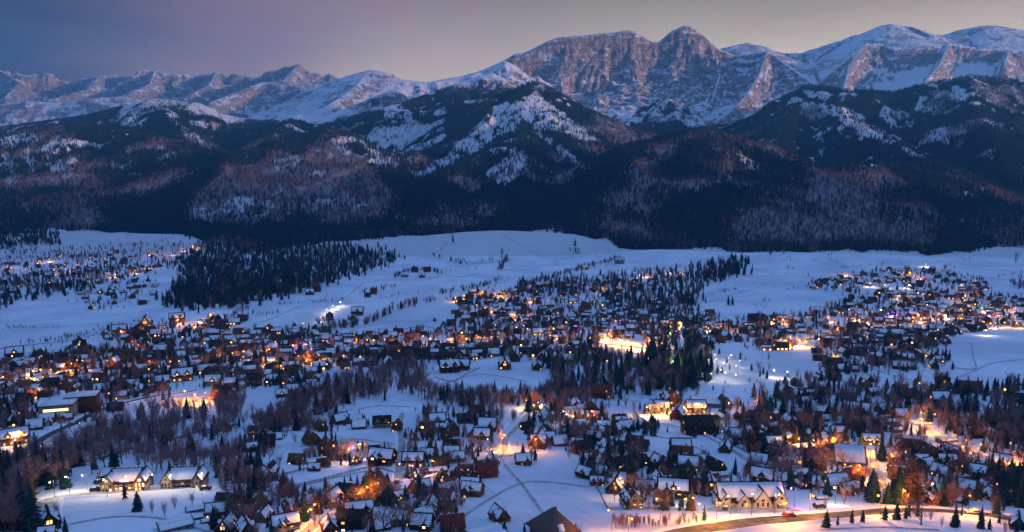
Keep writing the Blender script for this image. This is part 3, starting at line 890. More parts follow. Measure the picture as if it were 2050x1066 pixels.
# ---- names for parts of the picture, used in labels
ZONES = [  # x0, y0, x1, y1, phrase
    (-300, 1000, 440, 1300, 'by the bottom left snowfield'), (440, 1000, 800, 1300, 'round the orange lit bottom lane'),
    (800, 1000, 1195, 1300, 'at the bottom of the big fenced snowfield'), (1195, 1000, 1600, 1300, 'beside the lit road near the big guesthouse'),
    (1600, 1000, 2400, 1300, 'along the lit road at bottom right'),
    (-300, 915, 440, 1000, 'near the twin guesthouses'), (440, 915, 700, 1000, 'by the two fenced strips of snow'),
    (700, 915, 1000, 1000, 'beside the narrow middle lane'), (1000, 915, 1300, 1000, 'east of the big fenced snowfield'),
    (1300, 915, 1600, 1000, 'above the big guesthouse'), (1600, 915, 2400, 1000, 'round the amber lit yards'),
    (-300, 820, 500, 915, 'in the stream valley on the left'), (500, 820, 800, 915, 'on the snowy rise below the stream wood'),
    (800, 820, 1030, 915, 'in the upper row beside the middle lane'), (1030, 820, 1280, 915, 'below the centre wood'),
    (1280, 820, 1540, 915, 'round the amber lit hotel cluster'), (1540, 820, 2400, 915, 'along the lit climbing lane on the right'),
    (-300, 745, 450, 820, 'round the flat roofed hall'), (450, 745, 860, 820, 'at the stream wood'), (860, 745, 1200, 820, 'by the small centre snowfield'),
    (1200, 745, 1540, 820, 'in the wooded park'), (1540, 745, 2400, 820, 'between the right hand belts of trees'),
    (-300, 690, 300, 745, 'in the lower left town'), (300, 690, 640, 745, 'along the lamp lit main street on the left'),
    (640, 690, 1080, 745, 'along the lamp lit main street in the middle'), (1080, 690, 1540, 745, 'round the park lights'),
    (1540, 690, 2400, 745, 'beside the curving right hand lane'),
    (-300, 630, 420, 690, 'at the edge of the left snowfield'), (420, 630, 900, 690, 'below the snowy knoll'),
    (900, 630, 1240, 690, 'in the crowded middle town'), (1240, 630, 1560, 690, 'above the wooded park'), (1560, 630, 2400, 690, 'in the bright right hand town'),
    (-300, 560, 560, 630, 'below the left spruce wood'), (560, 560, 960, 630, 'on the snowy knoll'), (960, 560, 1400, 630, 'in the upper middle town'),
    (1400, 560, 2400, 630, 'in the upper right town'),
    (-300, 400, 480, 560, 'in the far left village'), (480, 400, 1000, 560, 'on the upper middle snowfields'),
    (1000, 400, 1480, 560, 'below the middle mountain forest'), (1480, 400, 2400, 560, 'in the village below the right hand forest')]
def zone(px, py):
    for x0, y0, x1, y1, ph in ZONES:
        if x0 <= px < x1 and y0 <= py < y1:
            return ph
    return 'in the valley'
ORD = ['', 'first', 'second', 'third', 'fourth', 'fifth', 'sixth', 'seventh', 'eighth', 'ninth', 'tenth', 'eleventh', 'twelfth', 'thirteenth', 'fourteenth', 'fifteenth', 'sixteenth', 'seventeenth', 'eighteenth', 'nineteenth', 'twentieth']
def ordinal(n):
    if n < len(ORD):
        return ORD[n]
    return str(n) + ('th' if 10 <= n % 100 <= 20 else {1: 'st', 2: 'nd', 3: 'rd'}.get(n % 10, 'th'))
def label_all(items, noun):
    """items: (object, px, py, [descriptions]) -> label: order from the left among its noun in its zone, then as much of the look as fits 16 words"""
    by = {}
    for it in items:
        by.setdefault(zone(it[1], it[2]), []).append(it)
    for ph, lst in by.items():
        lst.sort(key=lambda t: t[1])
        for i, (o, px, py, desc) in enumerate(lst):
            head = ('only ' + noun + ' ' + ph) if len(lst) == 1 else (ordinal(i + 1) + ' ' + noun + ' from left ' + ph)
            for d in ([desc] if isinstance(desc, str) else desc):
                if len((head + ' ' + d).split()) <= 16:
                    head += ', ' + d
            o['label'] = head

# ---- materials of built things; their colours come from each object's own colour
def mat_objcol(name, rough=0.8, var=0.35, scale=1.5, stretch=(1, 1, 4)):
    m, t, b = new_mat(name)
    oi = N(t, 'ShaderNodeObjectInfo')
    n = noise(t, scale, 4, objco(t, stretch))
    dark = mixc(t, 1.0, oi.outputs['Color'], (1 - var, 1 - var, 1 - var), 'MULTIPLY')
    t.links.new(mixc(t, ramp(t, n, [(.35, (0, 0, 0)), (.65, (1, 1, 1))]), dark, oi.outputs['Color']), b.inputs['Base Color'])
    b.inputs['Roughness'].default_value = rough
    return m
def mat_plain(name, c, rough=0.8, metal=0.0):
    m, t, b = new_mat(name)
    n = noise(t, 2.0, 3, objco(t))
    t.links.new(mixc(t, n, tuple(v * .8 for v in c), tuple(min(1, v * 1.15) for v in c)), b.inputs['Base Color'])
    b.inputs['Roughness'].default_value = rough
    b.inputs['Metallic'].default_value = metal
    return m
def mat_pane():
    m, t, b = new_mat('window_glass')
    oi = N(t, 'ShaderNodeObjectInfo')
    b.inputs['Base Color'].default_value = (0.03, 0.035, 0.045, 1)
    b.inputs['Roughness'].default_value = 0.12
    t.links.new(oi.outputs['Color'], b.inputs['Emission Color'])
    n = noise(t, 3.0, 1, objco(t, kind='Generated'))
    k = mth(t, 'MULTIPLY', oi.outputs['Alpha'], mth(t, 'ADD', mth(t, 'MULTIPLY', n, 0.9), 0.55))
    t.links.new(k, b.inputs['Emission Strength'])
    m.cycles.emission_sampling = 'NONE'
    return m
def mat_glow(name, c, s):
    m, t, b = new_mat(name)
    b.inputs['Base Color'].default_value = (*c, 1)
    b.inputs['Emission Color'].default_value = (*c, 1)
    b.inputs['Emission Strength'].default_value = s
    m.cycles.emission_sampling = 'NONE'
    return m
M_WALL = mat_objcol('timber_wall', .85, .35, 1.2)
M_ROOF = mat_objcol('roof_shingle', .75, .4, 1.6, (3, 1, 1))
M_PANE = mat_pane()
M_FRAME = mat_plain('window_frame', (0.45, 0.40, 0.34))
M_RSNOW, _t, _b = new_mat('roof_snow')
_t.links.new(mixc(_t, noise(_t, 1.1, 3, objco(_t)), (0.66, 0.67, 0.72), (0.82, 0.82, 0.85)), _b.inputs['Base Color'])
M_STONE = mat_plain('field_stone', (0.22, 0.20, 0.19))
M_METAL = mat_plain('lamp_metal', (0.12, 0.12, 0.13), .5, .6)
M_WOODF = mat_plain('fence_wood', (0.09, 0.06, 0.045))
M_TYRE = mat_plain('tyre_rubber', (0.02, 0.02, 0.02))
M_ASPH, _t, _b = new_mat('wet_asphalt')
_n = noise(_t, 0.25, 4, objco(_t))
_t.links.new(mixc(_t, ramp(_t, _n, [(.42, (0, 0, 0)), (.68, (1, 1, 1))]), (0.050, 0.047, 0.046), (0.15, 0.14, 0.135)), _b.inputs['Base Color'])
_b.inputs['Roughness'].default_value = 0.75
_b.inputs['Specular IOR Level'].default_value = 0.25
M_PACK, _t, _b = new_mat('packed_snow')
_n = noise(_t, 0.35, 4, objco(_t))
_t.links.new(mixc(_t, ramp(_t, _n, [(.35, (0, 0, 0)), (.65, (1, 1, 1))]), (0.30, 0.275, 0.265), (0.54, 0.51, 0.51)), _b.inputs['Base Color'])

# ---- a small mesh collector
class MB:
    def __init__(s):
        s.v, s.f, s.m = [], [], []
    def add(s, vs, fs, mat=0):
        b = len(s.v)
        s.v += [tuple(v) for v in vs]
        s.f += [tuple(b + i for i in f) for f in fs]
        s.m += [mat] * len(fs)
    def box(s, x0, y0, z0, x1, y1, z1, mat=0):
        s.add([(x0, y0, z0), (x1, y0, z0), (x1, y1, z0), (x0, y1, z0), (x0, y0, z1), (x1, y0, z1), (x1, y1, z1), (x0, y1, z1)],
              [(0, 3, 2, 1), (4, 5, 6, 7), (0, 1, 5, 4), (1, 2, 6, 5), (2, 3, 7, 6), (3, 0, 4, 7)], mat)
    def hexa(s, p, mat=0):
        s.add(p, [(0, 3, 2, 1), (4, 5, 6, 7), (0, 1, 5, 4), (1, 2, 6, 5), (2, 3, 7, 6), (3, 0, 4, 7)], mat)
    def gable(s, L, W, z0, hw, hr, mat=0, M=None):
        """wall body with gables at +-x, ridge along x"""
        a, b = L / 2, W / 2
        v = [(-a, -b, z0), (a, -b, z0), (a, b, z0), (-a, b, z0), (-a, -b, hw), (a, -b, hw), (a, b, hw), (-a, b, hw), (-a, 0, hr), (a, 0, hr)]
        if M: v = [tuple(M @ Vector(q)) for q in v]
        s.add(v, [(0, 1, 5, 4), (2, 3, 7, 6), (1, 2, 6, 9, 5), (3, 0, 4, 8, 7), (4, 5, 9, 8), (6, 7, 8, 9)], mat)
    def slabs(s, L, W, hw, hr, og, oe, t, lift=0.0, mat=0, M=None, cut=(0.0, 1.0), wav=0.0, rnd=None, sides=(-1, 1), ends=0.0):
        """roof slabs (ridge along x): og, oe overhangs, t thickness; cut = share of the slope covered from the ridge down"""
        run = W / 2 + oe
        k = (hr - hw) / (W / 2)
        a = L / 2 + og - ends
        for sd in sides:
            n = 10 if wav else 1
            def pt(x, u, z):
                return (x, sd * run * u, hr - k * run * u + z)
            a0, a1 = [], []
            for i in range(n + 1):
                x = -a + 2 * a * i / n
                a0.append((x, cut[0])); a1.append((x, max(cut[0] + .1, cut[1] - (rnd.uniform(0, wav) if wav else 0))))
            q = [pt(*c, lift) for c in a0] + [pt(*c, lift) for c in a1] + [pt(*c, lift + t) for c in a0] + [pt(*c, lift + t) for c in a1]
            if M: q = [tuple(M @ Vector(c)) for c in q]
            m1 = n + 1
            f = []
            for i in range(n):
                A, B_, C, D2 = i, m1 + i, 2 * m1 + i, 3 * m1 + i
                f += [(A, B_, B_ + 1, A + 1), (C, C + 1, D2 + 1, D2), (A, A + 1, C + 1, C), (B_, D2, D2 + 1, B_ + 1)]
            f += [(0, 2 * m1, 3 * m1, m1), (n, m1 + n, 3 * m1 + n, 2 * m1 + n)]
            s.add(q, f, mat)
    def mesh(s, name, mats):
        me = mesh_from(name, s.v, s.f)
        for mm in mats: me.materials.append(mm)
        if len(mats) > 1:
            me.polygons.foreach_set('material_index', np.asarray(s.m, np.int32))
        bm_fix(me)
        return me
def bm_fix(me):
    b = bmesh.new(); b.from_mesh(me)
    bmesh.ops.recalc_face_normals(b, faces=b.faces)
    b.to_mesh(me); b.free()

# ---- shared window meshes: local x right, z up, facing -y
def window_mesh(w, h, mull):
    m = MB()
    m.box(-w / 2, -.02, -h / 2, w / 2, .05, h / 2, 1)
    f = .09
    for a in ((-w / 2 - f, h / 2, w / 2 + f, h / 2 + f), (-w / 2 - f, -h / 2 - f, w / 2 + f, -h / 2), (-w / 2 - f, -h / 2, -w / 2, h / 2), (w / 2, -h / 2, w / 2 + f, h / 2)):
        m.box(a[0], -.08, a[1], a[2], .05, a[3], 0)
    if mull:
        m.box(-.03, -.06, -h / 2, .03, -.02, h / 2, 0)
    return m.mesh('window', [M_FRAME, M_PANE])
WIN = {'s': window_mesh(.9, 1.2, True), 'w': window_mesh(1.6, 1.3, True), 't': window_mesh(1.0, 2.0, False), 'q': window_mesh(1.9, 1.7, False)}
def door_mesh():
    m = MB()
    m.box(-.55, -.06, 0, .55, .04, 2.1, 0); m.box(-.7, -.1, 0, -.55, .04, 2.2, 1); m.box(.55, -.1, 0, .7, .04, 2.2, 1); m.box(-.7, -.1, 2.1, .7, .04, 2.25, 1)
    m.box(.35, -.1, 1.0, .42, -.06, 1.1, 1)
    return m.mesh('door', [M_WOODF, M_FRAME])
ME_DOOR = door_mesh()
def chimney_mesh():
    m = MB()
    m.box(-.4, -.4, -1.2, .4, .4, 1.1, 0); m.box(-.5, -.5, 1.1, .5, .5, 1.25, 0); m.box(-.46, -.46, 1.252, .46, .46, 1.4, 1)
    return m.mesh('chimney', [M_STONE, M_RSNOW])
ME_CHIM = chimney_mesh()
def dormer_meshes(w, hw, hr, dep, rnd):
    Mx = Matrix.Rotation(math.pi / 2, 4, 'Z')
    a = MB(); a.gable(dep, w, -.6, hw, hr, 0, Mx)
    r = MB(); r.slabs(dep, w, hw, hr, .35, .35, .18, .03, 0, Mx)
    sn = MB(); sn.slabs(dep, w, hw, hr, .35, .35, .16, .23, 0, Mx, (.12, .85), .08, rnd, ends=.35)
    return a.mesh('dormer', [M_WALL]), r.mesh('dormer_roof', [M_ROOF]), sn.mesh('dormer_snow', [M_RSNOW])

class Proto:
    """a house as a list of parts: (name, mesh, parent index, role, location, z rotation)"""
    def __init__(s): s.p = []; s.size = 12; s.wins = []
    def add(s, name, me, par=-1, role='', loc=(0, 0, 0), rz=0.0):
        s.p.append((name, me, par, role, loc, rz)); return len(s.p) - 1
def make_house(seed, L, W, hw, pitch, front='eaves', dorm=1, wing=0, snow=(.12, .86), wav=.10, balcony=True, lod=0, chim=1):
    """ridge along x; front 'gable' turns it so that a gable faces -y"""
    rnd = random.Random(seed)
    P = Proto()
    P.size = max(L, W)
    tanp = math.tan(math.radians(pitch)); hr = hw + W / 2 * tanp
    R = math.pi / 2 if front == 'gable' else 0.0
    MR = Matrix.Rotation(R, 4, 'Z') if R else None
    def rl(x, y, z):
        return tuple(Matrix.Rotation(R, 4, 'Z') @ Vector((x, y, z)))
    w = MB(); w.gable(L, W, .5 if lod == 0 else -2.5, hw, hr, 0, MR)
    P.add('wall', w.mesh('wall', [M_WALL]), -1, 'wall')
    if lod == 0:
        b = MB(); b.gable(L + .12, W + .12, -2.5, .75, .751, 0, MR)
        P.add('plinth', b.mesh('plinth', [M_STONE]), -1, '')
    og, oe = .7, .7
    r = MB(); r.slabs(L, W, hw, hr, og, oe, .22, .02, 0, MR)
    ri = P.add('roof', r.mesh('roof', [M_ROOF]), -1, 'roof')
    if snow:
        sn = MB(); sn.slabs(L, W, hw, hr, og, oe, .20, .245, 0, MR, snow, wav, rnd, ends=.75)
        P.add('roof_snow', sn.mesh('roof_snow', [M_RSNOW]), ri, 'snow')
    for c in range(chim if lod < 2 else 0):
        P.add('chimney', ME_CHIM, ri, '', rl((c - .3) * L * .35, W * .14, hr - W * .14 * tanp + .5), 0)
    # dormers on both slopes, or on the camera side only when small
    if dorm:
        dw = min(3.4, L / (dorm + .6)); dh = min(1.5, (hr - hw) * .28); dr = dh + dw * .62
        dep = W * .42
        dm = dormer_meshes(dw, dh, dr, dep, rnd)
        for k in range(dorm):
            x = (k - (dorm - 1) / 2) * L / dorm * .95
            for sd in ((-1, 1) if front == 'gable' else (-1,)):
                y = sd * (W / 2 - dep * .5 - .35)
                z = hw + .25 * tanp
                q = rl(x, y, z)
                rz = R + (0 if sd < 0 else math.pi)
                di = P.add('dormer', dm[0], -1, 'wall', q, rz)
                P.add('dormer_roof', dm[1], di, 'roof'); P.add('dormer_snow', dm[2], di, 'snow')
                if lod < 2:
                    P.add('window', WIN['s'], di, 'win', (0, -dep / 2 - .03, dh * .55 + .15), 0)
    # a front wing with its own gable
    if wing:
        ww, wp = W * .62, 2.4
        wr = min(hr - .4, hw + ww / 2 * tanp)
        Mw = Matrix.Translation((wing * L * .22, -W / 2 - wp / 2 + 1.5, 0)) @ Matrix.Rotation(math.pi / 2, 4, 'Z')
        Mw = (MR @ Mw) if MR else Mw
        a = MB(); a.gable(wp + 3, ww, -2.5, hw, wr, 0, Mw)
        wi = P.add('wing', a.mesh('wing', [M_WALL]), -1, 'wall')
        a = MB(); a.slabs(wp + 5, ww, hw, wr, .6, .5, .22, .02, 0, Mw @ Matrix.Translation((1.0, 0, 0))); P.add('wing_roof', a.mesh('wing_roof', [M_ROOF]), wi, 'roof')
        a = MB(); a.slabs(wp + 5, ww, hw, wr, .6, .5, .2, .245, 0, Mw @ Matrix.Translation((1.0, 0, 0)), (.12, .85), .1, rnd, ends=.6); P.add('wing_snow', a.mesh('wing_snow', [M_RSNOW]), wi, 'snow')
        if lod < 2:
            for zz in (1.9, hw + .7):
                P.add('window', WIN['w'], wi, 'win', rl(wing * L * .22, -W / 2 - wp - .03, zz), R)
    # windows
    fy = (W / 2 if front != 'gable' else L / 2) + .03
    fx = (L if front != 'gable' else W)
    gx = (L / 2 if front != 'gable' else W / 2) + .03
    gw = (W if front != 'gable' else L)
    if lod == 0:
        n = max(2, int(fx / 3.0))
        for st in ([1.9] if hw < 4 else [1.9, 4.4]):
            for k in range(n):
                x = (k - (n - 1) / 2) * fx / n
                if wing and abs(x - wing * L * .22) < W * .35: continue
                if st < 2 and k == n // 2 and not wing:
                    P.add('door', ME_DOOR, -1, '', (x, -fy, .3), 0); continue
                P.add('window', WIN[rnd.choice('sws')], -1, 'win', (x, -fy, st), 0)
        if front == 'gable':
            P.add('window', WIN['t'], -1, 'win', (-.7, -fy, hw + 1.3), 0); P.add('window', WIN['t'], -1, 'win', (.7, -fy, hw + 1.3), 0)
            if hr - hw > 5: P.add('window', WIN['s'], -1, 'win', (0, -fy, hw + 3.6), 0)
        for sd in (-1, 1):
            n2 = max(2, int(gw / 3.4))
            for k in range(n2):
                P.add('window', WIN['s'], -1, 'win', (sd * gx, (k - (n2 - 1) / 2) * gw / n2, 1.9), sd * math.pi / 2)
            if front != 'gable':
                P.add('window', WIN['s'], -1, 'win', (sd * gx, 0, hw + 1.2), sd * math.pi / 2)
    elif lod == 1:
        for x in (-.27, .05, .3):
            P.add('window', WIN['w'], -1, 'win', (x * fx, -fy, 1.9), 0)
        if front == 'gable': P.add('window', WIN['w'], -1, 'win', (0, -fy, hw + 1.4), 0)
        for sd in (-1, 1): P.add('window', WIN['w'], -1, 'win', (sd * gx, 0, 1.9), sd * math.pi / 2)
    else:
        for x in (-.25, .25):
            P.add('window', WIN['q'], -1, 'win', (x * fx, -fy, 2.1), 0)
    if balcony and lod == 0:
        m = MB(); bw = fx * .8; bz = hw - .15 if front == 'gable' else min(hw - .1, 3.0)
        m.box(-bw / 2, -fy - 1.2, bz - .15, bw / 2, -fy + .1, bz, 0)
        for zz in (.45, .95): m.box(-bw / 2, -fy - 1.2, bz + zz, bw / 2, -fy - 1.13, bz + zz + .1, 0)
        nb = int(bw / .6)
        for k in range(nb + 1):
            x = -bw / 2 + bw * k / nb
            m.box(x - .06, -fy - 1.195, bz, x + .06, -fy - 1.135, bz + .46, 0)
        P.add('balcony', m.mesh('balcony', [M_WALL]), -1, 'wall')
    return P

LITC = [(1.0, .44, .11), (1.0, .52, .17), (1.0, .38, .08), (1.0, .62, .30), (.62, .26, .06), (.95, .80, .55)]
def set_house(P, loc, rz, sc, name, wallc, roofc, lit, litk=3.0, seed=0, snow=True, wcol=None):
    rnd = random.Random(seed)
    root = bpy.data.objects.new(name, None); COL.objects.link(root)
    root.location = loc; root.rotation_euler = (0, 0, rz); root.scale = (sc, sc, sc)
    obs = []
    for (nm, me, par, role, lo, pz) in P.p:
        if role == 'snow' and not snow:
            obs.append(None); continue
        if par >= 0 and obs[par] is None:
            obs.append(None); continue
        o = bpy.data.objects.new(nm, me); COL.objects.link(o)
        o.parent = root if par < 0 else obs[par]
        o.location = lo; o.rotation_euler = (0, 0, pz)
        if role == 'wall': o.color = (*wallc, 1)
        elif role == 'roof': o.color = (*roofc, 1)
        elif role == 'win':
            c = wcol or rnd.choice(LITC)
            if rnd.random() < lit: o.color = (*c, litk * rnd.uniform(.35, 1.2))
            else: o.color = (.0, .0, .0, 0)
        obs.append(o)
    return root, obs

PR0 = [make_house(1, 12, 9, 3.6, 50, 'eaves', 1, 0), make_house(2, 12, 9.5, 3.6, 52, 'gable', 1, 0, (.14, .86), .12), make_house(3, 14, 9, 4.6, 48, 'eaves', 2, 0),
       make_house(4, 12, 9, 3.4, 52, 'eaves', 0, 1), make_house(5, 13, 10, 5.2, 50, 'gable', 1, 0, (.45, .97), .3), make_house(6, 11, 8, 3.0, 54, 'gable', 0, 0, (.5, .98), .3),
       make_house(7, 15, 10, 5.4, 46, 'eaves', 1, -1), make_house(8, 10, 8, 2.8, 48, 'eaves', 0, 0, (.04, .98), .06, False)]
PR1 = [make_house(11, 12, 9, 3.8, 50, 'eaves', 1, 0, lod=1), make_house(12, 12, 9.5, 3.8, 52, 'gable', 0, 0, (.3, .97), .3, lod=1), make_house(13, 14, 9, 4.8, 46, 'eaves', 2, 0, lod=1),
       make_house(14, 12, 9, 3.6, 50, 'eaves', 0, 1, lod=1), make_house(15, 11, 9, 4.8, 50, 'gable', 1, 0, (.06, .97), .12, lod=1), make_house(16, 16, 9, 3.6, 30, 'eaves', 0, 0, (.04, .98), .05, lod=1)]
PR2 = [make_house(21, 12, 9, 4.0, 48, 'eaves', 0, 0, lod=2), make_house(22, 12, 9.5, 4.0, 50, 'gable', 0, 0, (.1, .97), .25, lod=2), make_house(23, 15, 9, 5.0, 38, 'eaves', 0, 0, (.04, .97), .06, lod=2),
       make_house(24, 11, 9, 4.4, 50, 'eaves', 1, 0, lod=2)]
P_SHED = make_house(31, 14, 6, 2.6, 14, 'eaves', 0, 0, (.0, .99), .02, False, lod=1, chim=0)
P_FLAT = make_house(32, 18, 12, 3.2, 7, 'eaves', 0, 0, (.0, .99), .02, False, lod=1, chim=0)

WALLS = {'brown': (0.12, 0.065, 0.04), 'dark': (0.055, 0.038, 0.032), 'ochre': (0.30, 0.20, 0.11), 'cream': (0.40, 0.33, 0.25), 'white': (0.55, 0.52, 0.49), 'red': (0.22, 0.055, 0.04), 'grey': (0.25, 0.24, 0.24)}
ROOFS = {'brown': (0.085, 0.042, 0.032), 'dark': (0.030, 0.026, 0.028), 'red': (0.19, 0.048, 0.035), 'grey': (0.11, 0.11, 0.12), 'rust': (0.15, 0.07, 0.04)}
WN = {'brown': 'brown timber', 'dark': 'dark timber', 'ochre': 'ochre', 'cream': 'cream', 'white': 'white', 'red': 'red', 'grey': 'grey'}
HOUSES = []           # (object, px, py, description)
SPOTS = []            # (x, y, radius) taken
SPOT_CENTRES = []
def desc_house(wall, roof, snow, lit, big):
    return [('snowy ' if snow else '') + roof + ' roof', wall + ' walls'] + (['lit windows'] if lit > .3 else [])
def hero(px, py, wpx, k, rot, wall, roof, snow=1, lit=.25, litk=3.0, wcol=None, desc=None):
    x, y, z = ground1(px, py)
    P = PR0[k] if isinstance(k, int) else k
    want = wpx * y / F0
    sc = want / P.size
    rz = math.radians(rot) - math.atan2(x, y) * 0.5
    if isinstance(snow, float): pass
    o, obs = set_house(P, (x, y, z), rz, sc, 'house', WALLS[wall], ROOFS[roof], lit, litk, int(px * 7 + py), bool(snow), wcol)
    tag(o, None, 'house', 'houses of the near streets')
    HOUSES.append((o, px, py, desc or desc_house(wall, roof, snow, lit, wpx > 70)))
    SPOTS.append((x, y, want * .62))
    return o, obs
B, D_, RD = 'brown', 'dark', 'red'
